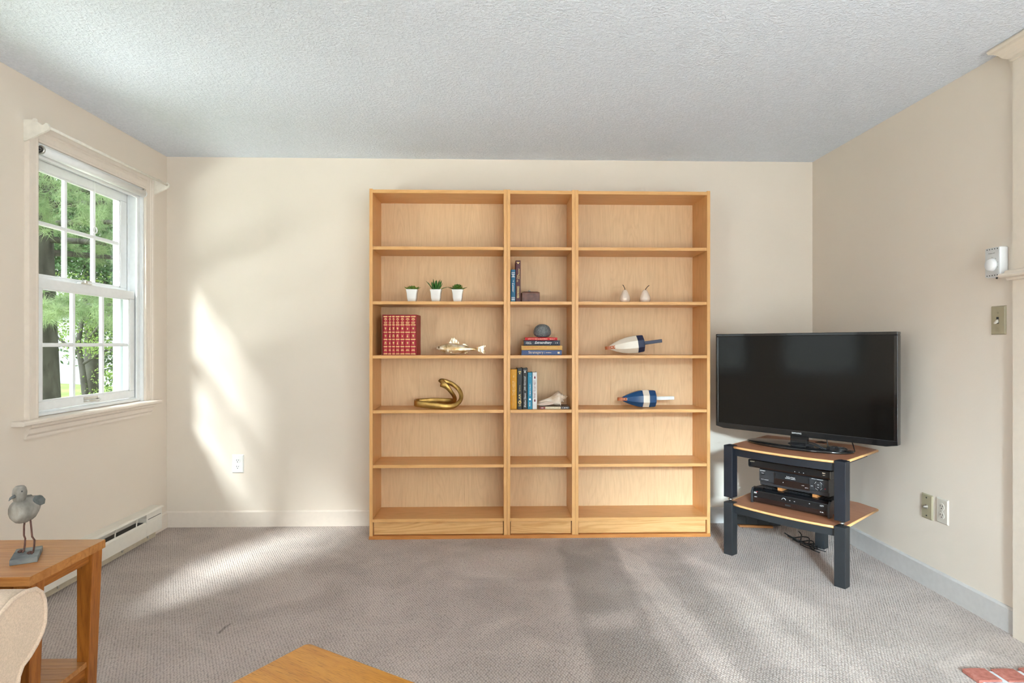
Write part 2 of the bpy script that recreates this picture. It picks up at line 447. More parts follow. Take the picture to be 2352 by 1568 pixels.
# ------------------------------------------------------------------ the room shell
T = 0.14
structure(MB().box(-0.2, RW + 0.2, RB - 0.2, 0.2, -0.12, 0).build('floor', M_CARPET))
structure(MB().box(-T, RW + T, RB - T, T, RH, RH + 0.12).build('ceiling', M_CEIL))
structure(MB().box(-T, RW + T, 0, T, 0, RH).build('wall_back', M_WALL))
W3 = (-5.0, -3.75, 0.80, 2.03)
mb = MB()
for y0, y1, z0, z1 in [(W3[1], 0, 0, RH), (RB, W3[0], 0, RH), (W3[0], W3[1], 0, W3[2]), (W3[0], W3[1], W3[3], RH)]:
    mb.box(RW, RW + T, y0, y1, z0, z1)
structure(mb.build('wall_right', M_WALL))
W1 = (-1.075, -0.245, 0.795, 2.035); W2 = (-5.0, -3.8, 0.80, 2.03); W4 = (-2.22, -1.37, 0.80, 2.035)
mb = MB()
for y0, y1, z0, z1 in [(W1[1], 0, 0, RH), (W1[0], W1[1], 0, W1[2]), (W1[0], W1[1], W1[3], RH), (W4[1], W1[0], 0, RH), (W2[1], W4[0], 0, RH), (W4[0], W4[1], 0, W4[2]), (W4[0], W4[1], W4[3], RH),
                       (W2[0], W2[1], 0, W2[2]), (W2[0], W2[1], W2[3], RH), (RB, W2[0], 0, RH)]:
    mb.box(-T, 0, y0, y1, z0, z1)
structure(mb.build('wall_left', M_WALL))
DX0, DX1, DZ = 2.15, 3.98, 2.06
mb = MB()
for x0, x1, z0, z1 in [(0, DX0, 0, RH), (DX1, RW, 0, RH), (DX0, DX1, DZ, RH)]:
    mb.box(x0, x1, RB - T, RB, z0, z1)
structure(mb.build('wall_rear', M_WALL))

def base_profile(h=0.099, t=0.012): return [(0, 0), (t, 0), (t, h - 0.008), (t * 0.45, h - 0.001), (0, h)]
structure(MB().prism([(-a, z) for a, z in base_profile()], 'x', 0.0, 1.306).build('baseboard_back', M_TRIM))
structure(MB().prism([(-a, z) for a, z in base_profile(0.099)], 'x', 3.312, RW).build('baseboard_back_right', M_GRAYBASE))
structure(MB().prism([(RW - a, z) for a, z in base_profile(0.101)], 'y', -1.531, -0.012).build('baseboard_right', M_GRAYBASE))
structure(MB().prism([(a, z) for a, z in base_profile()], 'y', -5.3, -0.012).build('baseboard_left', M_TRIM))

# ------------------------------------------------------------------ window in the left wall
win = structure(thing('window_1', 'white double-hung window with six-over-six panes in cream casing', 'window'))
def casing(name, y0, y1, z0, z1, vert, parent=None):
    # three-step moulded casing, thickest at the outer edge
    mb = MB()
    if vert:
        s = 1 if y1 > y0 else -1; W = abs(y1 - y0)
        pr = [(0.0, y0), (0.012, y0), (0.014, y0 + s * W * 0.12), (0.012, y0 + s * W * 0.22), (0.013, y0 + s * W * 0.55), (0.017, y0 + s * W * 0.62),
              (0.017, y0 + s * W * 0.72), (0.022, y0 + s * W * 0.78), (0.022, y1), (0.0, y1)]
        mb.prism(pr, 'z', z0, z1)
    else:
        W = z1 - z0
        pr = [(0.0, z0), (0.012, z0), (0.014, z0 + W * 0.12), (0.012, z0 + W * 0.22), (0.013, z0 + W * 0.55), (0.017, z0 + W * 0.62),
              (0.017, z0 + W * 0.72), (0.022, z0 + W * 0.78), (0.022, z1), (0.0, z1)]
        mb.prism(pr, 'y', y0, y1)
    return mb.build(name, M_TRIM, parent or win)
casing('side_casing', W1[0], -1.142, 0.806, 2.102, True)
casing('side_casing', W1[1], -0.172, 0.806, 2.102, True)
casing('head_casing', W1[0], W1[1], 2.035, 2.102, False)
MB().prism([(-0.03, 0.796), (-0.0005, 0.796), (-0.0005, 0.806), (-0.016, 0.8075), (-0.03, 0.810)], 'y', W1[0] + 0.013, W1[1] - 0.013).build('window_stool', M_TRIM, win)
MB().prism([(0.0, 0.785), (0.05, 0.785), (0.056, 0.79), (0.056, 0.8), (0.05, 0.806), (0, 0.806)], 'y', -1.214, -0.150).build('stool_nosing', M_TRIM, win)
MB().prism([(0, 0.785), (0.034, 0.785), (0.034, 0.772), (0.022, 0.764), (0.020, 0.745), (0.012, 0.735), (0.012, 0.722), (0, 0.722)], 'y', -1.145, -0.19).build('window_apron', M_TRIM, win)
# jambs and jamb liners
mb = MB()
mb.box(-0.11, 0.0, W1[0], W1[0] + 0.012, 0.80, 2.035).box(-0.11, 0.0, W1[1] - 0.012, W1[1], 0.80, 2.035).box(-0.11, 0.0, W1[0], W1[1], 2.022, 2.035)
mb.build('jamb', M_WHITE, win)
M_SAGE_DIM = plain('sage_trim_darkened_for_sun', (0.36, 0.41, 0.39), 0.6, var=0.03)  # pale green trim, darkened to offset the strong sun on it
MB().box(-0.14, -0.11, W1[0], W1[0] + 0.012, 0.80, 2.035).box(-0.14, -0.11, W1[1] - 0.012, W1[1], 0.80, 2.035).box(-0.14, -0.11, W1[0], W1[1], 2.022, 2.035).build('exterior_jamb', M_SAGE_DIM, win)
for y in (W1[0] + 0.012, W1[1] - 0.012):
    s = 1 if y < -0.6 else -1
    MB().box(-0.122, -0.1085, min(y, y + s * 0.030), max(y, y + s * 0.030), 0.815, 2.022).box(-0.138, -0.130, min(y, y + s * 0.014), max(y, y + s * 0.014), 0.815, 2.022).build('exterior_stop', M_SAGE_DIM, win)
for y in (W1[0] + 0.012, W1[1] - 0.012):
    s = 1 if y < -0.6 else -1
    mb = MB()
    for xa, xb, d in [(-0.026, -0.016, 0.026), (-0.030, -0.026, 0.012), (-0.073, -0.067, 0.026), (-0.067, -0.030, 0.010), (-0.108, -0.073, 0.010)]:
        mb.box(xa, xb, min(y, y + s * d), max(y, y + s * d), 0.815, 2.022)
    mb.build('jamb_liner', M_WHITE, win)
MB().box(-0.135, -0.012, W1[0] + 0.012, W1[1] - 0.012, 1.992, 2.022).build('head_stop', M_WHITE, win)
MB().prism([(-0.14, 0.79), (-0.014, 0.81), (-0.014, 0.822), (-0.03, 0.83), (-0.14, 0.815)], 'y', W1[0] + 0.012, W1[1] - 0.012).build('sill', M_WHITE, win)
def sash(name, x0, x1, z0, z1, tr, br, st, ya=-1.038, yb=-0.282):
    sa = MB().box(x0, x1, ya, yb, z0, z0 + br).box(x0, x1, ya, yb, z1 - tr, z1).box(x0, x1, ya, ya + st, z0 + br, z1 - tr).box(x0, x1, yb - st, yb, z0 + br, z1 - tr).build(name, M_WHITE, win, 0.003)
    gy0, gy1, gz0, gz1 = ya + st, yb - st, z0 + br, z1 - tr
    xm = (x0 + x1) / 2
    # glazing bead stepping back to the glass
    b = MB(); t = 0.007
    for xa, xb in ((x1 - 0.010, x1 - 0.004),):
        b.box(xm, xb, gy0, gy1, gz0, gz0 + t).box(xm, xb, gy0, gy1, gz1 - t, gz1).box(xm, xb, gy0, gy0 + t, gz0, gz1).box(xm, xb, gy1 - t, gy1, gz0, gz1)
    b.build('glazing_bead', M_WHITE, sa)
    wy = (gy1 - gy0) / 3; hz = (gz1 - gz0) / 2
    mw = 0.009
    for i in (1, 2):
        MB().prism([(xm - 0.008, gy0 + wy * i - mw), (xm + 0.008, gy0 + wy * i - mw), (xm + 0.012, gy0 + wy * i), (xm + 0.008, gy0 + wy * i + mw), (xm - 0.008, gy0 + wy * i + mw)], 'z', gz0, gz1).build('muntin', M_WHITE, sa)
    MB().prism([(xm - 0.008, gz0 + hz - mw), (xm + 0.008, gz0 + hz - mw), (xm + 0.012, gz0 + hz), (xm + 0.008, gz0 + hz + mw), (xm - 0.008, gz0 + hz + mw)], 'y', gy0, gy1).build('muntin', M_WHITE, sa)
    for i in range(3):
        for j in range(2):
            box('pane', M_GLASS, sa, xm - 0.002, xm + 0.002, gy0 + wy * i, gy0 + wy * (i + 1), gz0 + hz * j, gz0 + hz * (j + 1))
    return sa
sash('upper_sash', -0.108, -0.074, 1.415, 1.992, 0.045, 0.04, 0.058)
low = sash('lower_sash', -0.066, -0.031, 0.831, 1.437, 0.045, 0.04, 0.044)
# sash lock and lift handle
lk = MB().box(-0.05, -0.028, -0.735, -0.655, 1.437, 1.444)
lk.lathe([(0.012, 0), (0.012, 0.012), (0.006, 0.016)], (-0.04, -0.69, 1.444), 'z', 12).box(-0.046, -0.036, -0.70, -0.645, 1.452, 1.459)
lk.build('sash_lock', M_CHROME, win, 0.001)
lf = MB().box(-0.031, -0.028, -0.716, -0.608, 0.842, 0.868)
lf.tube([(-0.029, -0.712, 0.852), (-0.012, -0.706, 0.850), (-0.008, -0.69, 0.848), (-0.008, -0.634, 0.848), (-0.012, -0.618, 0.850), (-0.029, -0.612, 0.852)], 0.005, 8)
lf.build('sash_lift', M_CHROME, win)
# exterior frame
mb = MB(); mb.box(-0.17, -0.14, -1.16, W1[0] + 0.012, 0.74, 2.10).box(-0.17, -0.14, W1[1] - 0.012, -0.16, 0.74, 2.10).box(-0.17, -0.14, -1.16, -0.16, 2.03, 2.10).box(-0.19, -0.14, -1.16, -0.16, 0.74, 0.795)
mb.build('exterior_casing', M_SAGE_DIM, win)

# rear glazed doors and side windows out of view, two added for fill
def simple_glazing(name, label, axis, a0, a1, z0, z1, n, face, bottom=0.09):
    r = structure(thing(name, label, 'window'))
    wdt = (a1 - a0) / n
    for i in range(n):
        p0, p1 = a0 + wdt * i, a0 + wdt * (i + 1)
        m = MB()
        for q0, q1, w0, w1 in [(p0, p1, z0, z0 + bottom), (p0, p1, z1 - 0.07, z1), (p0, p0 + 0.06, z0, z1), (p1 - 0.06, p1, z0, z1)]:
            if axis == 'y': m.box(face - 0.05, face - 0.01, q0, q1, w0, w1)
            else: m.box(q0, q1, face - 0.05, face - 0.01, w0, w1)
        f = m.build('frame', M_WHITE, r)
        if axis == 'y': box('pane', M_GLASS, f, face - 0.032, face - 0.028, p0 + 0.06, p1 - 0.06, z0 + bottom, z1 - 0.07)
        else: box('pane', M_GLASS, f, p0 + 0.06, p1 - 0.06, face - 0.032, face - 0.028, z0 + bottom, z1 - 0.07)
    return r
simple_glazing('fill_window_left', 'white window added behind the camera in the left wall for fill light', 'y', W2[0], W2[1], W2[2], W2[3], 2, -0.02, 0.06)  # unseen opening added for the rear left fill lamp
w4 = simple_glazing('window_4', 'white window beside the first one in the left wall', 'y', W4[0] + 0.012, W4[1] - 0.012, W4[2] + 0.012, W4[3] - 0.012, 1, -0.05, 0.06)
MB().box(-0.138, 0.001, W4[0], W4[0] + 0.012, W4[2], W4[3]).box(-0.138, 0.001, W4[1] - 0.012, W4[1], W4[2], W4[3]).box(-0.138, 0.001, W4[0] + 0.012, W4[1] - 0.012, W4[3] - 0.012, W4[3]).box(-0.138, 0.001, W4[0] + 0.012, W4[1] - 0.012, W4[2], W4[2] + 0.012).build('jamb', M_WHITE, w4)
casing('side_casing', W4[0], W4[0] - 0.067, 0.806, 2.102, True, w4); casing('side_casing', W4[1], W4[1] + 0.058, 0.806, 2.102, True, w4); casing('head_casing', W4[0], W4[1], 2.035, 2.102, False, w4)
MB().prism([(0.0, 0.785), (0.05, 0.785), (0.056, 0.79), (0.056, 0.8), (0.05, 0.806), (0, 0.806)], 'y', W4[0] - 0.09, W4[1] + 0.012).build('stool_nosing', M_TRIM, w4)
simple_glazing('fill_window_right', 'white window added behind the camera in the right wall for fill light', 'y', W3[0], W3[1], W3[2], W3[3], 2, RW + 0.10, 0.06)  # unseen opening added for the rear right fill lamp
simple_glazing('door_1', 'white glazed double door in the rear wall', 'x', DX0, DX1, 0.0, DZ, 2, RB - 0.02, 0.09)

# ------------------------------------------------------------------ curtain rod, roller shade
M_RODW = plain('cream_rod_enamel', (0.83, 0.775, 0.69), 0.35)
rod = thing('curtain_rod', 'thin cream curtain rod with triangular end brackets above the window', 'curtain rod', (0.0, -0.655, 2.078))
MB().tube([(0.097, -0.485, 0.0), (0.097, 0.485, 0.0)], 0.0065, 12).build('rod', M_RODW, rod)
for y in (-0.487, 0.483):
    br = MB().prism([(0.0, 0.030), (0.0, -0.066), (0.010, -0.064), (0.105, -0.016), (0.110, 0.0), (0.104, 0.012), (0.095, 0.016), (0.086, 0.008), (0.078, 0.006), (0.066, 0.016), (0.040, 0.030)], 'y', y - 0.006, y + 0.006).build('bracket', M_RODW, rod, 0.002)
    MB().lathe([(0.007, -0.012), (0.009, -0.004), (0.008, 0.0)], (0.05, y, 0.026), 'y', 12).build('screw_cap', M_RODW, br)
M_SHADE = plain('white_shade_vinyl', (0.88, 0.88, 0.88), 0.4, var=0.01)
rs = thing('roller_shade', 'rolled-up white roller shade at the top of the window', 'roller shade', (0.0, -0.655, 2.005))
MB().tube([(0.004, -0.395, 0), (0.004, 0.395, 0)], 0.020, 24).build('shade_roll', M_SHADE, rs)
MB().box(-0.020, -0.014, -0.385, 0.385, -0.030, -0.004).build('hem_bar', M_SHADE, rs, 0.002)
for s in (-1, 1):
    e = MB().lathe([(0.0205, 0), (0.0205, 0.006 * s), (0.016, 0.008 * s)], (0.004, 0.395 * s, 0), 'y', 20).build('end_plug', M_CHROME if s < 0 else M_SHADE, rs)
    MB().tube([(0.004 + 0.012 * math.cos(t), 0.4045 * s, 0.012 * math.sin(t)) for t in np.linspace(0, 2 * PI, 13)], 0.002, 6).build('spring_ring', M_DARK, e)
    MB().lathe([(0.004, 0.0), (0.004, 0.016 * s)], (0.004, 0.395 * s, 0), 'y', 8).build('pin', M_DARK, e)
cd = MB().tube([(-0.014, 0.0, -0.03), (-0.014, 0.001, -0.12), (-0.013, 0.0, -0.268)], 0.0016, 6).build('pull_cord', M_SHADE, rs)
MB().tube([(-0.013, 0.016 * math.sin(t), -0.284 + 0.016 * math.cos(t)) for t in np.linspace(0, 2 * PI, 21)[:-1]], 0.0030, 8, closed=True).build('ring_pull', M_SHADE, cd)

# ------------------------------------------------------------------ baseboard heater
M_HEAT = plain('cream_white_enamel', (0.80, 0.755, 0.68), 0.4, var=0.02)
M_HEATB = plain('yellowed_cream_enamel', (0.62, 0.54, 0.41), 0.5, var=0.06)
ht = thing('baseboard_heater', 'long cream baseboard heater running under the window along the left wall', 'heater', (0.0, -1.1, 0.0))
ya, yb = -0.95, 0.925        # local y range
MB().box(0.0125, 0.018, ya, yb, 0.02, 0.176).build('back_plate', M_HEAT, ht)
MB().prism([(0.0, 0.180), (0.060, 0.180), (0.070, 0.177), (0.072, 0.171), (0.067, 0.170), (0.060, 0.172), (0.0, 0.174)], 'y', ya, yb + 0.012).build('top_hood', M_HEAT, ht)
MB().prism([(0.060, 0.046), (0.066, 0.044), (0.066, 0.118), (0.060, 0.127), (0.056, 0.125), (0.062, 0.116), (0.062, 0.048)], 'y', ya, yb - 0.16).build('front_panel', M_HEAT, ht)
MB().box(0.064, 0.0672, ya, yb - 0.16, 0.108, 0.111).build('panel_crease', M_HEAT, ht)
MB().box(0.0185, 0.056, ya, yb - 0.175, 0.05, 0.128).build('fin_tube', plain('dark_heater_fins', (0.05, 0.045, 0.04), 0.6), ht)
for k in range(9):
    y = yb - 0.25 - 0.19 * k
    MB().prism([(0.058, 0.124), (0.062, 0.125), (0.066, 0.172), (0.062, 0.172)], 'y', y, y + 0.006).build('support_clip', M_HEAT, ht)
ec = MB().box(0.018, 0.066, yb - 0.158, yb, 0.044, 0.170).build('end_cover', M_HEAT, ht, 0.002)
box('cover_slot', M_DARK, ec, 0.0655, 0.0667, yb - 0.146, yb - 0.012, 0.136, 0.139)
box('cover_crease', M_HEAT, ec, 0.066, 0.0675, yb - 0.150, yb - 0.006, 0.112, 0.115)
MB().box(0.0125, 0.034, ya, yb - 0.01, 0.001, 0.036).build('toe_board', M_HEATB, ht)
for k in range(7):
    box('foot_clip', M_CHROME, ht, 0.034, 0.040, yb - 0.10 - 0.24 * k, yb - 0.09 - 0.24 * k, 0.016, 0.046)

# ------------------------------------------------------------------ wall plates
def wallplate_mesh(w_, h_, mat, parent, name='plate'):
    # local frame: plate in x-z, facing -y
    t = 0.006
    pts = [(-w_ / 2, -h_ / 2), (w_ / 2, -h_ / 2), (w_ / 2, h_ / 2), (-w_ / 2, h_ / 2)]
    k = 0.005
    r0 = [(x, 0, z) for x, z in pts]
    r1 = [(x - k * (1 if x > 0 else -1) * 0.3, -t * 0.5, z - k * (1 if z > 0 else -1) * 0.3) for x, z in pts]
    r2 = [(x - k * (1 if x > 0 else -1), -t, z - k * (1 if z > 0 else -1)) for x, z in pts]
    return MB().loft([r0, r1, r2], True, True, False).build(name, mat, parent)
M_PLW = plain('white_plate_plastic', (0.80, 0.80, 0.78), 0.35, var=0.01)
M_PLI = plain('ivory_plate_plastic', (0.60, 0.545, 0.475), 0.4, var=0.02)
M_PLT = plain('tan_plate_plastic', (0.37, 0.32, 0.215), 0.45, var=0.02)
def outlet(root, mat, face):
    wallplate_mesh(0.072, 0.114, mat, root)
    for dz in (-0.0195, 0.0195):
        f = MB().lathe([(0.0165, -0.0055), (0.0165, -0.0075), (0.0155, -0.008)], (0, 0, dz), 'y', 20).build('socket_face', face, root)
        for x, hh in ((-0.0062, 0.0085), (0.0062, 0.0065)):
            box('slot', M_DARK, f, x - 0.0013, x + 0.0013, -0.0084, -0.0078, dz + 0.003 - hh / 2 + 0.001, dz + 0.003 + hh / 2 + 0.001)
        MB().lathe([(0.0026, -0.0078), (0.0026, -0.0084)], (0, 0, dz - 0.0075), 'y', 10).build('ground_hole', M_DARK, f)
    MB().lathe([(0.003, -0.006), (0.003, -0.0072), (0.0015, -0.0076)], (0, 0, 0), 'y', 12).build('screw', mat, root)
o = thing('electrical_outlet', 'white duplex outlet on the back wall left of the bookcases', 'outlet', (0.4385, 0, 0.391)); outlet(o, M_PLW, M_PLW)
RZR = R(-90)       # plates on the right wall face -x: local -y -> -x
o = thing('electrical_outlet', 'ivory duplex outlet on the right wall beside the coax plate', 'outlet', (RW, -1.135, 0.379), RZR); outlet(o, M_PLI, M_PLI)
o = thing('coax_wall_plate', 'tan coaxial cable wall plate on the right wall', 'wall plate', (RW, -1.037, 0.374), RZR)
wallplate_mesh(0.074, 0.116, M_PLT, o)
cx = MB().lathe([(0.011, -0.006), (0.011, -0.0085), (0.0062, -0.0085), (0.0062, -0.016), (0.0045, -0.016), (0.0045, -0.022), (0.001, -0.022)], (0, 0, 0), 'y', 12).build('coax_jack', M_CHROME, o)
for z in (-0.042, 0.042): MB().lathe([(0.0035, -0.006), (0.003, -0.0078)], (0, 0, z), 'y', 10).build('screw', M_DARK, o)
o = thing('light_switch', 'tan toggle light switch on the right wall under the thermostat', 'light switch', (RW, -1.441, 1.231), RZR)
wallplate_mesh(0.072, 0.116, M_PLT, o)
box('toggle_slot', M_DARK, o, -0.0055, 0.0055, -0.0068, -0.0058, -0.013, 0.013)
MB().prism([(-0.004, 0.006), (-0.004, -0.008), (-0.018, -0.015), (-0.020, -0.010)], 'x', -0.0045, 0.0045).build('toggle', M_PLI, o, 0.001)
for z in (-0.030, 0.030): MB().lathe([(0.003, -0.006), (0.0025, -0.0074)], (0, 0, z), 'y', 10).build('screw', M_PLT, o)

M_THERM = plain('white_thermostat_plastic', (0.84, 0.84, 0.85), 0.35, var=0.01)
o = thing('thermostat', 'white dial thermostat on the right wall above the light switch', 'thermostat', (RW, -1.452, 1.462), RZR)
# front plate towards +local x is nearer the camera
MB().box(-0.036, 0.036, -0.036, 0.0, -0.060, 0.060).build('housing', M_THERM, o, 0.006, 3)
fp = MB().box(-0.034, 0.034, -0.0385, -0.035, -0.058, 0.058).build('front_plate', plain('silver_grey_thermostat_face', (0.63, 0.64, 0.64), 0.4, 0.1, var=0.02), o, 0.001)
MB().lathe([(0.0255, -0.0385), (0.0255, -0.042), (0.023, -0.050), (0.0215, -0.052), (0.002, -0.0525)], (0.0, 0, -0.010), 'y', 32).build('dial', M_THERM, o)
for k in range(7):
    a = R(200 - 37 * k)
    MB().lathe([(0.0011, -0.0384), (0.0011, -0.0392)], (0.030 * math.cos(a), 0, -0.010 + 0.030 * math.sin(a)), 'y', 6).build('tick', M_DARK, fp)
letters(MB(), 'Honeywell', -0.002, 0.036, 0.031, 0.0062, -0.0389).build('lettering', M_DARK, fp, fix=False)
for z in (-0.0525, 0.0525):
    for k in range(5):
        box('vent_hole', M_DARK, fp, -0.026 + 0.0125 * k, -0.022 + 0.0125 * k, -0.0389, -0.0383, z - 0.002, z + 0.002)
MB().tube([(0.004, -0.022, -0.060), (0.004, -0.022, -0.0665)], 0.003, 8).build('setting_lever', M_DARK, o)

# ------------------------------------------------------------------ fireplace surround on the right wall and its brick hearth
M_SURR = plain('cream_surround_paint', (0.76, 0.665, 0.565), 0.45, var=0.02)
fs = structure(thing('trim_1', 'cream painted fireplace surround with crown moulding on the right wall', 'surround', (RW, -1.531, 0)))
MB().box(-0.022, -0.0005, -1.75, 0, 0.0, RH - 0.001).build('panel', M_SURR, fs)
crown = [(0.0, RH - 0.001), (-0.075, RH - 0.001), (-0.080, RH - 0.010), (-0.076, RH - 0.020), (-0.066, RH - 0.024), (-0.054, RH - 0.034), (-0.046, RH - 0.046), (-0.036, RH - 0.054),
         (-0.030, RH - 0.056), (-0.030, RH - 0.064), (-0.024, RH - 0.068), (0.0, RH - 0.068)]
# the moulding returns round the end of the surround
mb = MB(); ends = []
for yy, off in ((-1.75, 0.0), (0.0, 1.0)):
    ends.append([(a, yy + (-(a + 0.022) if off and a < -0.022 else 0.0), z) for a, z in crown])
mb.loft(ends, True, True, False); mb.build('crown_moulding', M_SURR, fs)
rail = [(-0.022, 1.382), (-0.034, 1.384), (-0.036, 1.392), (-0.052, 1.396), (-0.056, 1.402), (-0.052, 1.410), (-0.040, 1.412), (-0.038, 1.420), (-0.030, 1.424), (-0.022, 1.425)]
ends = [[(a, -1.75, z) for a, z in rail], [(a, -(a + 0.022) * 0.9 + 0.004, z) for a, z in rail]]
MB().loft(ends, True, True, False).build('rail_moulding', M_SURR, fs)
M_FBOX = plain('dark_firebox', (0.03, 0.028, 0.026), 0.9)
MB().box(-0.024, -0.0225, -1.35, -0.45, 0.05, 0.75).build('firebox_front', M_FBOX, fs)  # flat dark sheet in place of the firebox opening

M_BRICK = ramped('red_hearth_brick', [(0.3, (0.36, 0.115, 0.085)), (0.55, (0.47, 0.165, 0.125)), (0.75, (0.56, 0.24, 0.19))], 60, 5, 0.85, bmp=0.35)
M_MORT = plain('white_mortar', (0.72, 0.74, 0.76), 0.9, bmp=0.2)
he = structure(thing('trim_2', 'red brick hearth let into the carpet before the fireplace', 'hearth', (3.653, -1.775, 0)))
MB().box(0.012, 0.39, -1.32, -0.010, 0.001, 0.008).build('mortar_bed', M_MORT, he)
rnd = random.Random(5)
brick_me = None
for i in range(4):
    for j in range(14):
        x0, y1 = 0.0975 * i * 1.015, -0.0945 * j - (0.003 if i % 2 else 0.0)
        if x0 + 0.08 > 0.392: continue
        if brick_me is None:
            n = 7
            ring = []
            for s in range(n): ring.append((0.080 * s / (n - 1), 0.0035 * math.sin(PI * s / (n - 1))))
            ring += [(0.080, -0.076), (0.0, -0.076)]
            ob = MB().prism(ring, 'z', 0.001, 0.014).build('brick', M_BRICK, he, 0.003); brick_me = ob
        else:
            ob = copy_part(brick_me, he)
        ob.location = (x0, y1, rnd.uniform(-0.001, 0.001)); ob.rotation_euler = (0, 0, rnd.uniform(-0.012, 0.012))

# ------------------------------------------------------------------ bookcases
BX, Z0, ZT = 1.309, 0.019, 2.0388
FY, BY = -0.280, -0.014
SH = [1.704, 1.385, 1.070, 0.751, 0.432, 0.117]
box('plinth', M_PLINTH, None, BX - 0.002, BX + 2.001, FY - 0.002, -0.013, 0.0, Z0)
tag(bpy.data.objects['plinth'], 'long orange-stained pine plank under all three bookcases', 'plank')
def bookcase(x0, wdt, label, seams):
    r = thing('bookcase', label, 'bookcase', (x0, 0, Z0), group='birch bookcases on the back wall')
    h = ZT - Z0; t = 0.0188
    for xa in (0.0003, wdt - t - 0.0003):
        box('side_panel', M_BZ, r, xa, xa + t, FY, BY, 0, h, 0.0006)
    box('top_board', M_BX, r, t, wdt - t, FY + 0.001, BY, h - 0.024, h - 0.0045, 0.0006)
    for z in SH:
        zz = z - Z0
        fixed = z < 0.2 or abs(z - 1.07) < 0.01
        g = 0.0 if fixed else 0.001
        box('shelf', M_BX, r, t + g, wdt - t - g, FY + (0.004 if z > 0.2 else 0.002), BY, zz - 0.018, zz, 0.0006)
    xs = [t * 0.5] + [s - x0 for s in seams] + [wdt - t * 0.5]
    for a, b_ in zip(xs[:-1], xs[1:]):
        box('back_panel', M_BBACK, r, a + 0.00015, b_ - 0.00015, BY, BY + 0.006, 0.085, h - 0.010, 0.0004)
    box('kick_board', M_KICK, r, t + 0.0035, wdt - t - 0.0035, FY + 0.018, FY + 0.034, 0.0035, SH[-1] - Z0 - 0.019, 0.0005)
    return r
bookcase(BX, 0.800, 'wide birch bookcase with the succulents and red books, leftmost of three', [1.565, 1.848])
bookcase(BX + 0.800, 0.400, 'narrow birch bookcase between the two wide ones', [])
bookcase(BX + 1.200, 0.800, 'wide birch bookcase with the pears and buoys, nearest the television', [2.767, 3.046])

# ------------------------------------------------------------------ potted succulents (second shelf, left)
M_POT = plain('white_ceramic', (0.84, 0.81, 0.79), 0.22, var=0.01, coat=0.3)
M_SOIL = plain('dark_soil', (0.035, 0.024, 0.016), 0.95, bmp=0.6, bscale=300)
def leaf_mesh(length, width, thick, curl, base=0.4, n=7, mat_tip=None):
    """fleshy pointed leaf along +x, rising by curl"""
    rings = []
    for i in range(n):
        t = i / (n - 1)
        wv = width * (base + (1 - base) * math.sin(PI * min(1, t * 1.25)) if t < 0.8 else (1 - t) / 0.2 * (base + (1 - base) * math.sin(PI * 1.0)) + 0.02)
        wv = width * max(0.03, (base + (1 - base) * math.sin(PI * (t ** 0.8))) * (1 - t ** 6))
        th = thick * max(0.05, 1 - t ** 3)
        x = length * t; z = curl * length * t * t
        rings.append([(x, wv / 2 * math.cos(a), z + th / 2 * math.sin(a) + 0.12 * wv * (math.cos(a) ** 2)) for a in np.linspace(0, 2 * PI, 9)[:-1]])
    return rings
M_LEAF1 = ramped('green_rosette_leaf', [(0.35, (0.045, 0.12, 0.018)), (0.55, (0.16, 0.26, 0.035)), (0.75, (0.23, 0.10, 0.05))], 28, 3, 0.45)
M_LEAF2 = ramped('deep_green_aloe_leaf', [(0.3, (0.012, 0.07, 0.014)), (0.7, (0.055, 0.19, 0.03))], 40, 3, 0.4)
M_LEAF3 = ramped('olive_jade_leaf', [(0.3, (0.04, 0.12, 0.018)), (0.6, (0.12, 0.21, 0.03)), (0.8, (0.24, 0.13, 0.05))], 30, 3, 0.45)
def pot(r):
    hh = 0.0725; a, b_ = 0.0335, 0.0225
    def sq(q, z, rr=0.004):
        out = []
        for cx_, cy_, a0 in ((q - rr, q - rr, 0), (-q + rr, q - rr, 90), (-q + rr, -q + rr, 180), (q - rr, -q + rr, 270)):
            for k in (0, 45, 90): out.append((cx_ + rr * math.cos(R(a0 + k)), cy_ + rr * math.sin(R(a0 + k)), z))
        return out
    rings = [sq(b_, 0), sq(b_ + 0.0045, hh * 0.3), sq(a - 0.0045, hh * 0.68), sq(a - 0.001, hh * 0.9), sq(a, hh - 0.002), sq(a - 0.001, hh), sq(a - 0.004, hh), sq(a - 0.005, hh - 0.008)]
    MB().loft(rings).build('pot', M_POT, r)
    box('soil', M_SOIL, r, -0.027, 0.027, -0.027, 0.027, hh - 0.010, hh - 0.004)
    return hh
def put_leaf(r, rings, mat, az, tilt, z, roll=0.0, rad=0.004):
    ob = MB().loft(rings).build('leaf', mat, r)
    ob.rotation_mode = 'XYZ'
    ob.matrix_local = Matrix.Translation((rad * math.cos(az), rad * math.sin(az), z)) @ Matrix.Rotation(az, 4, 'Z') @ Matrix.Rotation(-tilt, 4, 'Y') @ Matrix.Rotation(roll, 4, 'X')
    return ob
rnd = random.Random(3)
PG = 'potted succulents on the left bookcase'
s1 = thing('potted_succulent', 'low green rosette succulent with reddish rims in a white pot', 'plant', (1.5495, -0.225, 1.385), 0.0, PG); hh = pot(s1)
for k in range(9): put_leaf(s1, leaf_mesh(0.050, 0.034, 0.005, 0.22, 0.45), M_LEAF1, 2 * PI * k / 9 + 0.2, R(14 + rnd.uniform(-4, 5)), hh - 0.006)
for k in range(6): put_leaf(s1, leaf_mesh(0.028, 0.024, 0.005, 0.4, 0.5), M_LEAF1, 2 * PI * k / 6 + 0.5, R(40 + rnd.uniform(-4, 6)), hh - 0.004)
s2 = thing('potted_succulent', 'tall spiky aloe with one arching leaf in a white pot, between two rosettes', 'plant', (1.690, -0.225, 1.385), 0.0, PG); hh = pot(s2)
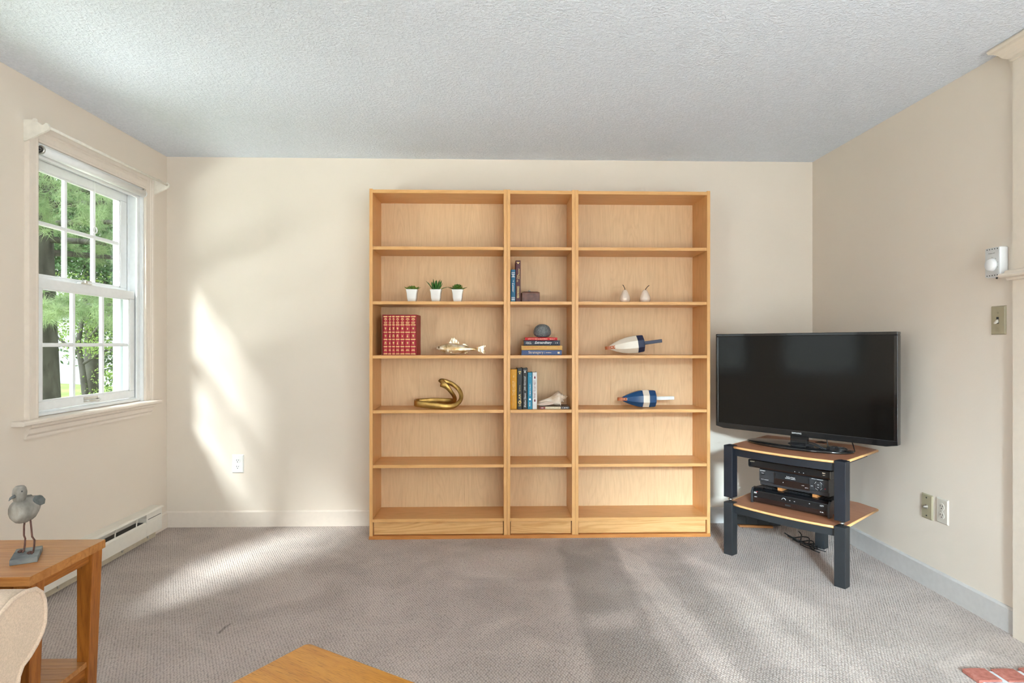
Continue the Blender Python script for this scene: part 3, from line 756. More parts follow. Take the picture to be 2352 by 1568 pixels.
for k in range(8): put_leaf(s2, leaf_mesh(0.062 + rnd.uniform(-0.008, 0.008), 0.0145, 0.006, 0.12, 0.75), M_LEAF2, 2 * PI * k / 8 + 0.1, R(50 + rnd.uniform(-6, 8)), hh - 0.006, 0, 0.012)
for k in range(6): put_leaf(s2, leaf_mesh(0.066 + rnd.uniform(-0.01, 0.008), 0.013, 0.006, 0.05, 0.75), M_LEAF2, 2 * PI * k / 6 + 0.5, R(72 + rnd.uniform(-5, 6)), hh - 0.006, 0, 0.008)
put_leaf(s2, leaf_mesh(0.058, 0.009, 0.004, -0.35, 0.7), M_LEAF2, R(-8), R(38), hh - 0.004, 0, 0.022)
put_leaf(s2, leaf_mesh(0.075, 0.011, 0.005, -0.05, 0.7), M_LEAF2, R(185), R(52), hh - 0.004, 0, 0.012)
s3 = thing('potted_succulent', 'stacked jade succulent with spreading olive leaves in a white pot', 'plant', (1.8175, -0.225, 1.385), 0.0, PG); hh = pot(s3)
for k in range(6): put_leaf(s3, leaf_mesh(0.058, 0.030, 0.005, -0.06 if k % 2 else 0.12, 0.45), M_LEAF3, 2 * PI * k / 6 + 0.05, R(14 + 8 * (k % 2)), hh - 0.004)
for k in range(5): put_leaf(s3, leaf_mesh(0.034, 0.024, 0.005, 0.1, 0.5), M_LEAF3, 2 * PI * k / 5 + 0.4, R(26), hh + 0.010)
for k in range(5): put_leaf(s3, leaf_mesh(0.018, 0.015, 0.005, 0.3, 0.5), M_LEAF3, 2 * PI * k / 5 + 0.9, R(40), hh + 0.018)
MB().tube([(0, 0, hh - 0.006), (0, 0, hh + 0.022)], 0.004, 8).build('stem', M_LEAF3, s3)

# ------------------------------------------------------------------ books
M_PAGE = ramped('cream_page_edges', [(0.3, (0.66, 0.60, 0.48)), (0.7, (0.80, 0.75, 0.64))], 30, 2, 0.9, stretch=(40, 1, 1))
M_PAGEF = ramped('cream_page_edges_flat', [(0.3, (0.66, 0.60, 0.48)), (0.7, (0.80, 0.75, 0.64))], 30, 2, 0.9, stretch=(1, 1, 40))
def cover(name, col, rough=0.5): return plain(name, col, rough, var=0.05, scale=60)
def book_upright(loc, w_, h_, d_, mat, label, group, rz=0.0, board=0.0022, square=0.003):
    """spine faces -y; origin at the front bottom centre"""
    r = thing('book', label, 'book', loc, rz, group)
    n = 6
    sp = [(-w_ / 2 + 0.0005, 0.004)] + [(-w_ / 2 * math.cos(PI * k / (n - 1)), 0.004 - 0.004 * math.sin(PI * k / (n - 1))) for k in range(n)] + [(w_ / 2 - 0.0005, 0.004)]
    out = [(-w_ / 2, d_), (-w_ / 2, 0.004)] + [(-w_ / 2 * math.cos(PI * k / (n - 1)), 0.004 - 0.0035 * math.sin(PI * k / (n - 1)) ** 0.6) for k in range(1, n - 1)] + [(w_ / 2, 0.004), (w_ / 2, d_),
           (w_ / 2 - board, d_), (w_ / 2 - board, 0.007), (-w_ / 2 + board, 0.007), (-w_ / 2 + board, d_)]
    MB().prism(out, 'z', 0, h_).build('cover', mat, r)
    MB().box(-w_ / 2 + board, w_ / 2 - board, 0.0075, d_ - 0.004, square, h_ - square).build('pages', M_PAGE, r)
    return r
def book_flat(loc, w_, t_, d_, mat, label, group, rz=0.0, board=0.0022):
    """lying flat, spine faces -y; origin at front bottom centre"""
    r = thing('book', label, 'book', loc, rz, group)
    out = [(d_, 0), (0.003, 0), (0.0008, t_ * 0.2), (0, t_ * 0.5), (0.0008, t_ * 0.8), (0.003, t_), (d_, t_), (d_, t_ - board), (0.007, t_ - board), (0.007, board), (d_, board)]
    MB().prism(out, 'x', -w_ / 2, w_ / 2).build('cover', mat, r)
    MB().box(-w_ / 2 + 0.003, w_ / 2 - 0.003, 0.0075, d_ - 0.004, board, t_ - board).build('pages', M_PAGEF, r)
    return r
UP = R(90)
def lett(r, mat, items, y=-0.0008, name='lettering'):
    mb = MB()
    for it in items: letters(mb, it[0], it[1], it[2], it[3], it[4], y, *(it[5:]))
    return mb.build(name, mat, r, fix=False)
def bars(r, mat, rects, y=-0.0006, name='printed_bands'):
    mb = MB()
    for x0, x1, z0, z1 in rects: mb.box(x0, x1, y, y + 0.0004, z0, z1)
    return mb.build(name, mat, r)

# slipcase with seven red volumes
M_RED = plain('red_leather_cloth', (0.40, 0.006, 0.018), 0.38, var=0.08, scale=80, bmp=0.05, bscale=500)
M_REDC = plain('dark_red_slipcase_cloth', (0.30, 0.010, 0.014), 0.5, var=0.08)
cs = thing('slipcase', 'open-fronted dark red slipcase holding seven gilt red volumes', 'slipcase', (1.4775, -0.243, 1.070), R(-2))
cw, ch, cdp = 0.1005, 0.239, 0.150
for x0, x1, z0, z1, nm in [(-cw, -cw + 0.003, 0, ch, 'side_wall'), (cw - 0.003, cw, 0, ch, 'side_wall'), (-cw + 0.003, cw - 0.003, ch - 0.003, ch, 'top_wall'), (-cw + 0.003, cw - 0.003, 0, 0.003, 'bottom_wall')]:
    box(nm, M_REDC, cs, x0, x1, 0.0, cdp, z0, z1, 0.0005)
box('back_wall', M_REDC, cs, -cw, cw, cdp, cdp + 0.003, 0, ch)
edges = [1.383, 1.410, 1.432, 1.452, 1.479, 1.507, 1.539, 1.571]
sc_ = (2 * cw - 0.0075) / (edges[-1] - edges[0])
def disk(mb, cx_, cz_, rx, rz_, n=10, y=-0.0006):
    mb.add([(cx_ + rx * math.cos(2 * PI * k / n), y, cz_ + rz_ * math.sin(2 * PI * k / n)) for k in range(n)], [tuple(range(n))])
def emblem(mb, kind, cx_, cz_, s):
    if kind == 0:   # round-headed tree
        disk(mb, cx_, cz_ + 0.25 * s, 0.55 * s, 0.6 * s); mb.add([(cx_ - 0.18 * s, -0.0006, cz_ - s), (cx_ + 0.18 * s, -0.0006, cz_ - s), (cx_ + 0.1 * s, -0.0006, cz_ - 0.2 * s), (cx_ - 0.1 * s, -0.0006, cz_ - 0.2 * s)], [(0, 1, 2, 3)])
    elif kind == 1: # curl
        disk(mb, cx_ + 0.1 * s, cz_ + 0.55 * s, 0.3 * s, 0.38 * s); disk(mb, cx_ - 0.1 * s, cz_ - 0.15 * s, 0.3 * s, 0.3 * s); disk(mb, cx_, cz_ - 0.7 * s, 0.55 * s, 0.25 * s)
    elif kind == 2: # fan on crossed stems
        mb.add([(cx_ - 0.7 * s, -0.0006, cz_ + 0.75 * s), (cx_ + 0.7 * s, -0.0006, cz_ + 0.75 * s), (cx_ + 0.15 * s, -0.0006, cz_ - 0.05 * s), (cx_ - 0.15 * s, -0.0006, cz_ - 0.05 * s)], [(3, 2, 1, 0)])
        for q in (-1, 1): mb.add([(cx_ + q * 0.05 * s, -0.0006, cz_), (cx_ + q * 0.25 * s, -0.0006, cz_), (cx_ + q * 0.5 * s, -0.0006, cz_ - 0.9 * s), (cx_ + q * 0.2 * s, -0.0006, cz_ - 0.9 * s)], [(0, 1, 2, 3)])
    elif kind == 3: # oak leaf
        disk(mb, cx_, cz_ + 0.1 * s, 0.42 * s, 0.8 * s, 12)
        for a in range(6): disk(mb, cx_ + 0.42 * s * math.cos(a * 1.05), cz_ + 0.15 * s + 0.5 * s * math.sin(a * 1.05), 0.2 * s, 0.22 * s, 8)
        mb.add([(cx_ - 0.06 * s, -0.0006, cz_ - s), (cx_ + 0.06 * s, -0.0006, cz_ - s), (cx_ + 0.06 * s, -0.0006, cz_), (cx_ - 0.06 * s, -0.0006, cz_)], [(0, 1, 2, 3)])
    elif kind == 4: # sprig in a holder
        mb.add([(cx_ - 0.3 * s, -0.0006, cz_ - 0.85 * s), (cx_ + 0.15 * s, -0.0006, cz_ - 0.85 * s), (cx_ + 0.3 * s, -0.0006, cz_ + 0.1 * s), (cx_ - 0.35 * s, -0.0006, cz_ + 0.1 * s)], [(0, 1, 2, 3)])
        mb.add([(cx_ - 0.35 * s, -0.0006, cz_), (cx_, -0.0006, cz_), (cx_ - 0.35 * s, -0.0006, cz_ + 0.95 * s)], [(0, 1, 2)]); mb.add([(cx_, -0.0006, cz_), (cx_ + 0.35 * s, -0.0006, cz_), (cx_ + 0.5 * s, -0.0006, cz_ + 0.5 * s)], [(0, 1, 2)])
    else:           # arch
        mb.add([(cx_ - 0.6 * s, -0.0006, cz_ - 0.9 * s), (cx_ - 0.22 * s, -0.0006, cz_ - 0.9 * s), (cx_ - 0.2 * s, -0.0006, cz_ + 0.3 * s), (cx_ - 0.5 * s, -0.0006, cz_ + 0.5 * s)], [(0, 1, 2, 3)])
        mb.add([(cx_ + 0.22 * s, -0.0006, cz_ - 0.9 * s), (cx_ + 0.6 * s, -0.0006, cz_ - 0.9 * s), (cx_ + 0.5 * s, -0.0006, cz_ + 0.5 * s), (cx_ + 0.2 * s, -0.0006, cz_ + 0.3 * s)], [(0, 1, 2, 3)])
        disk(mb, cx_, cz_ + 0.62 * s, 0.5 * s, 0.32 * s)
ROW = [[0, 1, 2, 0, 3, 4, 3], [3, 1, 5, 5, 4, 1, 2], [5, 4, 0, 1, 2, 3, 0]]
ORD = ['leftmost', 'second from the left', 'third from the left', 'middle', 'third from the right', 'second from the right', 'rightmost']
M3 = Matrix.Rotation(R(-2), 3, 'Z')
for k in range(7):
    wv = (edges[k + 1] - edges[k]) * sc_ - 0.0008
    xc = ((edges[k] + edges[k + 1]) / 2 - (edges[0] + edges[-1]) / 2) * sc_
    p = M3 @ Vector((xc, 0.0025, 0.0032))
    b_ = book_upright((1.4775 + p.x, -0.243 + p.y, 1.070 + p.z), wv, 0.2325, 0.142, M_RED, 'gilt red volume in the slipcase, %s of seven' % ORD[k], 'red volumes in the slipcase', R(-2))
    g = MB(); a = wv / 2 - 0.0016
    for f in (0.955, 0.745, 0.560, 0.378, 0.195, 0.012):
        g.box(-a, a, -0.0008, 0.0, 0.2325 * f, 0.2325 * f + 0.0045)
    for f, q in ((0.915, 0.45), (0.890, 0.75), (0.815, 0.8), (0.788, 0.6), (0.125, 0.55), (0.100, 0.7)):
        g.box(-a * q, a * q, -0.0006, 0.0, 0.2325 * f, 0.2325 * f + 0.0026)
    disk(g, 0, 0.2325 * 0.858, 0.0024, 0.0024)
    for rw, f in enumerate((0.662, 0.477, 0.296)): emblem(g, ROW[rw][k], 0, 0.2325 * f, 0.0085)
    g.build('gilt_tooling', M_GOLD, b_, fix=False)

# upright pair on the narrow bookcase, second shelf
UG = 'books on the narrow bookcase'
bk = book_upright((2.1465, -0.243, 1.385), 0.0275, 0.191, 0.130, cover('teal_blue_cloth', (0.012, 0.125, 0.235)), 'slim teal book standing against the maroon book', UG)
bars(bk, M_WPRINT, [(-0.010, 0.010, z, z + 0.0034) for z in (0.171, 0.162, 0.146, 0.024, 0.016, 0.010)] + [(-0.007, 0.007, 0.1565, 0.159), (-0.006, 0.006, 0.151, 0.1535)])
lett(bk, M_WPRINT, [('THE', 0.001, 0.124, 0.014, 0.004, -UP), ('Letter', 0.0, 0.083, 0.052, 0.013, -UP, 0.35)])
bk = book_upright((2.1755, -0.245, 1.385), 0.029, 0.245, 0.155, cover('maroon_cloth', (0.075, 0.012, 0.02)), 'tall maroon book with gold lettering beside the leather box', UG)
lett(bk, M_GOLD, [('FERN MICHAELS', 0.0, 0.058, 0.070, 0.0125, UP), ('Up Close', -0.004, 0.138, 0.040, 0.010, UP, 0.3), ('And Personal', 0.004, 0.165, 0.060, 0.008, UP, 0.3)])
bars(bk, M_GOLD, [(-0.009, 0.009, 0.232, 0.2345), (-0.003, 0.003, 0.225, 0.231)])

# leather box
M_LEATH = ramped('brown_leather', [(0.3, (0.085, 0.028, 0.018)), (0.7, (0.17, 0.062, 0.042))], 45, 5, 0.4, bmp=0.2)
lb = thing('leather_box', 'small brown leather box with a metal clasp beside the maroon book', 'box', (2.2500, -0.185, 1.385), R(3))
MB().box(-0.0525, 0.0525, -0.040, 0.040, 0.0, 0.056).build('body', M_LEATH, lb, 0.003)
MB().loft([[(-0.0535, -0.041, 0.052), (0.0535, -0.041, 0.052), (0.0535, 0.041, 0.052), (-0.0535, 0.041, 0.052)], [(-0.0535, -0.041, 0.058), (0.0535, -0.041, 0.058), (0.0535, 0.041, 0.058), (-0.0535, 0.041, 0.058)],
           [(-0.040, -0.030, 0.0635), (0.040, -0.030, 0.0635), (0.040, 0.030, 0.0635), (-0.040, 0.030, 0.0635)]], True, True, False).build('lid', M_LEATH, lb, 0.002)
mb = MB()
for x0, x1, z in ((-0.0535, 0.0535, 0.0535), (-0.0535, 0.0535, 0.003)): mb.box(x0, x1, -0.0417, -0.040, z, z + 0.0016)
for x in (-0.0535, 0.0515): mb.box(x, x + 0.002, -0.0417, -0.040, 0.003, 0.054)
mb.build('edge_seam', plain('tan_leather_edge', (0.26, 0.10, 0.05), 0.5), lb)
MB().lathe([(0.006, 0.0), (0.008, 0.004), (0.005, 0.009), (0.001, 0.010)], (-0.006, -0.012, 0.063), 'z', 12).build('clasp', M_CHROME, lb)
MB().box(-0.012, 0.0, -0.030, 0.004, 0.0625, 0.0655).build('clasp_strap', M_LEATH, lb)

# stacked books and carved stone, third shelf
SG = 'stacked books under the stone'
bk = book_flat((2.315, -0.243, 1.0700), 0.238, 0.030, 0.160, cover('slate_blue_jacket', (0.055, 0.095, 0.235)), 'slate blue book at the bottom of the stack', SG)
M_CREAMP = plain('cream_print', (0.78, 0.62, 0.44), 0.5)
lett(bk, M_CREAMP, [('Strategery', -0.034, 0.0150, 0.088, 0.019), ('~8', 0.041, 0.0155, 0.033, 0.005)])
bars(bk, M_CREAMP, [(0.0165, 0.0175, 0.009, 0.021), (0.094, 0.107, 0.009, 0.020)])
bk = book_flat((2.316, -0.246, 1.1005), 0.242, 0.0258, 0.160, cover('mustard_cloth', (0.60, 0.335, 0.085)), 'mustard yellow book second from the bottom of the stack', SG)
lett(bk, plain('orange_print', (0.66, 0.17, 0.04), 0.5), [('~30', -0.030, 0.015, 0.150, 0.0055), ('~2', 0.100, 0.014, 0.010, 0.006)])
bk = book_flat((2.317, -0.243, 1.1268), 0.215, 0.031, 0.150, cover('navy_jacket', (0.018, 0.022, 0.045)), 'navy book with a white script title under the red book', SG)
lett(bk, M_WPRINT, [('Extraordinary', 0.008, 0.016, 0.098, 0.020, 0, 0.35), ('NANCY', -0.080, 0.020, 0.030, 0.006), ('WERLIN', -0.080, 0.012, 0.034, 0.006), ('~4', 0.086, 0.016, 0.014, 0.007)])
bk = book_flat((2.313, -0.241, 1.1582), 0.191, 0.0165, 0.140, cover('bright_red_jacket', (0.55, 0.010, 0.014)), 'thin bright red book on top of the stack', SG)
lett(bk, M_CREAMP, [('~13', -0.060, 0.008, 0.037, 0.0045), ('~30', 0.000, 0.0075, 0.074, 0.0055), ('~9', 0.065, 0.0075, 0.030, 0.0045)])

def stone_mat():
    m, nt, b = newmat('carved_grey_stone')
    v = coords(nt, (1, 1, 1))
    hs = []
    vo = N(nt, 'ShaderNodeTexVoronoi', i_Scale=34.0); L(nt, v, vo.inputs['Vector'])
    # parallel grooves whose direction changes from patch to patch
    sep = N(nt, 'ShaderNodeSeparateColor'); L(nt, vo.outputs['Color'], sep.inputs[0])
    ang = N(nt, 'ShaderNodeMath', operation='MULTIPLY', i_1=3.14); L(nt, sep.outputs[0], ang.inputs[0])
    vr = N(nt, 'ShaderNodeVectorRotate', rotation_type='Y_AXIS'); L(nt, v, vr.inputs['Vector']); L(nt, ang.outputs[0], vr.inputs['Angle'])
    wv = N(nt, 'ShaderNodeTexWave', wave_type='BANDS', bands_direction='X', i_Scale=62.0, i_Distortion=0.8, i_Detail=1.0); L(nt, vr.outputs[0], wv.inputs['Vector'])
    n = N(nt, 'ShaderNodeTexNoise', i_Scale=70.0, i_Detail=3.0); L(nt, v, n.inputs['Vector'])
    c = ramp(nt, wv.outputs['Fac'], [(0.50, (0.070, 0.080, 0.092)), (0.75, (0.32, 0.34, 0.35))])
    c2 = ramp(nt, n.outputs[0], [(0.3, (0.6, 0.6, 0.62)), (0.7, (1.1, 1.1, 1.05))])
    mc = N(nt, 'ShaderNodeMix', data_type='RGBA', blend_type='MULTIPLY'); mc.inputs[0].default_value = 1
    L(nt, c, mc.inputs[6]); L(nt, c2, mc.inputs[7]); L(nt, mc.outputs[2], b.inputs['Base Color'])
    b.inputs['Roughness'].default_value = 0.45
    bump(nt, b, wv.outputs['Fac'], 0.5, 0.002)
    return m
st = thing('carved_stone', 'rounded grey stone carved with fine lines on top of the book stack', 'stone', (2.322, -0.200, 1.1750))
rings = []
for i in range(15):
    a = -PI / 2 * 0.78 + (PI / 2 * 1.78) * i / 14
    zz = 0.030 + (0.052 if a > 0 else 0.030) * math.sin(a); rr = 0.0515 * max(0.002, max(0.0, math.cos(a)) ** 0.85)
    rings.append([(rr * math.cos(2 * PI * j / 28) * (1 + 0.03 * math.cos(2 * PI * j / 14)), 0.9 * rr * math.sin(2 * PI * j / 28), zz) for j in range(28)])
zmin = min(p[2] for r_ in rings for p in r_)
rings = [[(x, y, z - zmin) for x, y, z in r_] for r_ in rings]
MB().loft(rings).build('stone_body', stone_mat(), st)

# five upright books, fourth shelf
FG = 'upright books on the fourth shelf of the narrow bookcase'
bk = book_upright((2.1490, -0.245, 0.751), 0.0385, 0.236, 0.150, cover('ochre_jacket', (0.62, 0.285, 0.004)), 'ochre yellow book at the left end of the row', FG)
lett(bk, plain('pale_ochre_print', (0.80, 0.52, 0.20), 0.5), [('THE HELP', 0.000, 0.124, 0.086, 0.016, UP), ('Kathryn Stockett', -0.002, 0.045, 0.058, 0.006, UP), ('~2', 0.000, 0.194, 0.012, 0.006, UP)])
M_YEL = plain('pale_yellow_print', (0.80, 0.60, 0.22), 0.5)
bk = book_upright((2.1850, -0.246, 0.751), 0.0305, 0.243, 0.155, cover('black_jacket', (0.016, 0.016, 0.018)), 'black book with a yellow ring on the spine beside the ochre book', FG)
lett(bk, M_YEL, [('Ian McEwan', 0.0, 0.124, 0.036, 0.006, UP)])
mb = MB()
letters(mb, 'SOLAR', 0.0, 0.054, 0.074, 0.012, -0.0008, UP)
mb.build('title', M_YEL, bk, fix=False)
MB().tube([(0.008 * math.cos(t), -0.0004, 0.041 + 0.008 * math.sin(t)) for t in np.linspace(0, 2 * PI, 25)[:-1]], 0.0016, 6, closed=True).build('ring_emblem', M_YEL, bk)
mb = MB(); disk(mb, 0, 0.211, 0.0035, 0.0045, 12, -0.0007); mb.box(-0.009, 0.009, -0.0007, -0.0003, 0.219, 0.2215); mb.box(-0.006, 0.006, -0.0007, -0.0003, 0.223, 0.225); mb.build('publisher_emblem', M_YEL, bk, fix=False)
bk = book_upright((2.2158, -0.246, 0.751), 0.0300, 0.243, 0.155, cover('black_jacket', (0.016, 0.016, 0.018)), 'black book with white script lettering beside the turquoise book', FG)
lett(bk, M_WPRINT, [('Shadow Dance', 0.000, 0.053, 0.082, 0.012, UP, 0.2), ('Julie Garwood', 0.000, 0.152, 0.082, 0.012, UP, 0.2)])
mb = MB(); disk(mb, 0, 0.220, 0.0045, 0.005, 12, -0.0007); mb.box(-0.009, 0.009, -0.0007, -0.0003, 0.228, 0.230); mb.build('publisher_emblem', M_WPRINT, bk, fix=False)
bk = book_upright((2.2455, -0.243, 0.751), 0.0275, 0.217, 0.140, cover('turquoise_jacket', (0.006, 0.215, 0.36)), 'turquoise book between a black book and the white book', FG)
lett(bk, M_WPRINT, [('~22', 0.001, 0.115, 0.072, 0.0048, UP), ('~7', -0.001, 0.030, 0.026, 0.006, UP), ('~2', 0.001, 0.196, 0.005, 0.005, UP)])
mb = MB(); disk(mb, 0, 0.0585, 0.006, 0.006, 16, -0.0007); mb.build('round_emblem', M_WPRINT, bk, fix=False)
bk = book_upright((2.2742, -0.243, 0.751), 0.0270, 0.218, 0.135, cover('white_jacket', (0.72, 0.70, 0.70)), 'white book with red lettering at the right end of the row', FG)
M_MAR = plain('maroon_print', (0.20, 0.02, 0.045), 0.5)
lett(bk, M_MAR, [('WHAT TO SAY NEXT', -0.001, 0.118, 0.104, 0.012, UP)])
mb = MB()
for z in (0.186, 0.050):
    disk(mb, 0, z, 0.0048, 0.006, 10, -0.0007); disk(mb, 0, z + 0.007, 0.0026, 0.004, 8, -0.0007)
mb.build('emblem', M_MAR, bk, fix=False)

bk = book_flat((2.3920, -0.236, 0.751), 0.178, 0.0145, 0.130, cover('mottled_brown_jacket', (0.14, 0.10, 0.075)), 'thin paperback with a striped spine lying under the shell', 'books on the narrow bookcase', R(-1), 0.0012)
bars(bk, cover('brick_red_print', (0.24, 0.035, 0.025)), [(-0.0885, -0.056, 0.001, 0.0125)], -0.0010, 'red_spine_band')
bars(bk, cover('cream_spine_print', (0.74, 0.64, 0.46)), [(-0.055, 0.036, 0.001, 0.0135)], -0.0010, 'cream_spine_band')
bars(bk, cover('black_spine_print', (0.03, 0.028, 0.028)), [(0.037, 0.0885, 0.0005, 0.0138)], -0.0010, 'black_spine_band')
lett(bk, plain('grey_print', (0.30, 0.24, 0.18), 0.5), [('~28', -0.010, 0.0072, 0.082, 0.004)], -0.0013)
lett(bk, M_WPRINT, [('~5', -0.070, 0.0068, 0.016, 0.0045), ('~11', 0.063, 0.0068, 0.036, 0.0045)], -0.0013)

# whelk shell
M_SHELL = ramped('whelk_shell', [(0.30, (0.50, 0.32, 0.19)), (0.5, (0.70, 0.56, 0.44)), (0.75, (0.80, 0.72, 0.64))], 26, 4, 0.4, stretch=(0.5, 1, 1), bmp=0.1)
sh = thing('whelk_shell', 'pale knobbed whelk shell lying on the thin paperback', 'shell', (2.300, -0.200, 0.7655))
# axis along +x (rising), canal at the left, spire at the right
prof = [(0.0, 0.004), (0.012, 0.008), (0.035, 0.0105), (0.055, 0.0135), (0.075, 0.021), (0.092, 0.030), (0.108, 0.0365), (0.122, 0.0385), (0.131, 0.0340), (0.136, 0.0235), (0.141, 0.0225), (0.147, 0.0190), (0.150, 0.0130), (0.155, 0.0130), (0.161, 0.0105), (0.163, 0.0065), (0.168, 0.0060), (0.176, 0.0008)]
rings = []
tilt = R(10)
for i, (x, rr) in enumerate(prof):
    ring = []
    for j in range(24):
        a = 2 * PI * j / 24
        q = rr
        if 0.055 < x < 0.128: q *= 1 + 0.05 * math.sin(a * 1.0 + x * 40)
        kx = x + 0.004 * math.sin(a)
        if x in (0.122, 0.131, 0.147, 0.161): q *= 1 + 0.12 * max(0, math.cos(8 * a)) ** 3
        ring.append((kx, q * math.cos(a), q * math.sin(a)))
    rings.append(ring)
body = MB().loft(rings)
for j in range(8):
    a = 2 * PI * j / 8
    for x0, r0, ln in ((0.124, 0.034, 0.013), (0.144, 0.019, 0.008)):
        d_ = Vector((0.35, math.cos(a), math.sin(a))).normalized(); p0 = Vector((x0, r0 * math.cos(a), r0 * math.sin(a)))
        body.tube([tuple(p0 - d_ * 0.004), tuple(p0 + d_ * ln * 0.6), tuple(p0 + d_ * ln)], [0.0065 if x0 < 0.13 else 0.004, 0.003, 0.0006], 7)
MM = Matrix.Rotation(-tilt, 4, 'Y')
body.xf(MM)
zmin = min(p[2] for p in body.v)
body.xf(Matrix.Translation((0, 0, -zmin)))
shell_body = body.build('shell_body', M_SHELL, sh)
MB().loft([[(0.045 + 0.055 * math.cos(a) * k, -0.012 - 0.010 * k, 0.016 + 0.010 * math.sin(a) * k + 0.10 * 0.055 * math.cos(a) * k) for a in np.linspace(0, 2 * PI, 17)[:-1]] for k in (1.0, 0.6)], True, True, True).build('aperture', plain('shell_aperture', (0.50, 0.36, 0.28), 0.35), sh)

# ------------------------------------------------------------------ ceramic pears
M_PEAR = plain('cream_glazed_ceramic', (0.76, 0.62, 0.52), 0.12, var=0.03, coat=0.6)
M_STEM = plain('dark_brown_stem', (0.035, 0.016, 0.010), 0.6)
for i, (x, lab, st_pts, w_) in enumerate([(2.820, 'cream ceramic pear with its stem leaning left', [(0, 0, 0.074), (-0.002, 0, 0.086), (-0.008, 0, 0.099), (-0.014, 0, 0.107)], 0.0305),
                                      (2.941, 'cream ceramic pear with its stem bent right', [(0, 0, 0.074), (0.006, 0, 0.084), (0.014, 0, 0.095), (0.026, 0, 0.104)], 0.0320)]):
    pr = thing('ceramic_pear', lab, 'ornament', (x, -0.200, 1.385), 0, 'ceramic pears on the right bookcase')
    MB().lathe([(w_ * q, z) for q, z in [(0.02, 0.0), (0.72, 0.0), (0.90, 0.006), (0.99, 0.016), (1.0, 0.024), (0.94, 0.036), (0.78, 0.049), (0.60, 0.061), (0.46, 0.070), (0.32, 0.0755), (0.12, 0.0775), (0.02, 0.077)]], (0, 0, 0), 'z', 28).build('pear_body', M_PEAR, pr)
    MB().tube(st_pts, [0.0026, 0.0022, 0.0020, 0.0022], 8).build('stem', M_STEM, pr)

# ------------------------------------------------------------------ lobster buoys
M_BCREAM = plain('cream_gloss_paint', (0.76, 0.68, 0.58), 0.3, var=0.02)
M_BNAVY = plain('navy_paint', (0.020, 0.030, 0.075), 0.45, var=0.12, scale=90)
M_BBLUE = plain('royal_blue_gloss_paint', (0.010, 0.060, 0.165), 0.25, var=0.06)
M_STRAP = plain('orange_tan_leather', (0.42, 0.105, 0.028), 0.45, var=0.10, scale=90, bmp=0.1)
M_BWHITE = plain('white_stick_paint', (0.82, 0.83, 0.84), 0.4)
def octa(x, r, flat=0.0):
    return [(x, r * math.cos(a), r * math.sin(a)) for a in [PI / 8 + PI / 4 * k for k in range(8)]]
def buoy(label, loc, tilt, segs, stick, mstick, z_stick=0.0):
    r = thing('lobster_buoy', label, 'buoy', loc, rot=(0, -tilt, 0), group='lobster buoys on the right bookcase')
    for nm, mat, prof_ in segs:
        MB().loft([octa(x, q) for x, q in prof_], True, True, False).build(nm, mat, r, 0.0015)
    x0 = segs[-1][2][-1][0]
    MB().box(x0 - 0.01, x0 + stick, -0.010, 0.010, z_stick - 0.010, z_stick + 0.010).build('handle', mstick, r, 0.002)
    # leather loop riveted to the nose
    rings = []
    for t in np.linspace(0, PI, 13):
        cx_ = 0.010 - 0.028 * math.sin(t) ** 0.7; cy_ = -0.0135 * math.cos(t)
        rings.append([(cx_, cy_, -0.0095), (cx_, cy_, 0.0095)])
    outer = [(0.042, -0.0235)] + [(r_[0][0], r_[0][1]) for r_ in rings] + [(0.042, 0.0235)]
    th = 0.0028
    inner = []
    for i, (a, b_) in enumerate(outer):
        t = Vector(outer[min(i + 1, len(outer) - 1)]) - Vector(outer[max(i - 1, 0)]); t.normalize()
        inner.append((a - t.y * th, b_ + t.x * th))
    MB().prism(outer + inner[::-1], 'z', -0.0095, 0.0095).build('leather_loop', M_STRAP, r)
    for x, y in ((0.018, -0.0185), (0.033, -0.0235)):
        MB().lathe([(0.0030, 0.004), (0.0030, -0.0005), (0.0015, -0.0012)], (x, y - 0.0010, 0.001), 'y', 10).build('rivet', M_CHROME, r)
    return r
nose = [(0.0, 0.006), (0.015, 0.016), (0.045, 0.031), (0.08, 0.044), (0.115, 0.0525), (0.150, 0.0560), (0.172, 0.0565)]
buoy('cream lobster buoy with a navy end and navy stick on the third shelf', (2.7255, -0.170, 1.1130), R(7.5),
     [('nose', M_BCREAM, nose), ('end_block', M_BNAVY, [(0.172, 0.0563), (0.205, 0.0545), (0.212, 0.052)])], 0.116, M_BNAVY)
nose2 = [(0.0, 0.006), (0.015, 0.016), (0.04, 0.029), (0.07, 0.041), (0.10, 0.0505), (0.128, 0.0545)]
buoy('blue lobster buoy with a white band and white stick on the fourth shelf', (2.8000, -0.170, 0.8035), R(1.0),
     [('nose', M_BBLUE, nose2), ('white_band', M_BCREAM, [(0.128, 0.0548), (0.166, 0.0550)]), ('end_block', M_BBLUE, [(0.166, 0.0547), (0.200, 0.0535), (0.207, 0.051)])], 0.118, M_BWHITE)

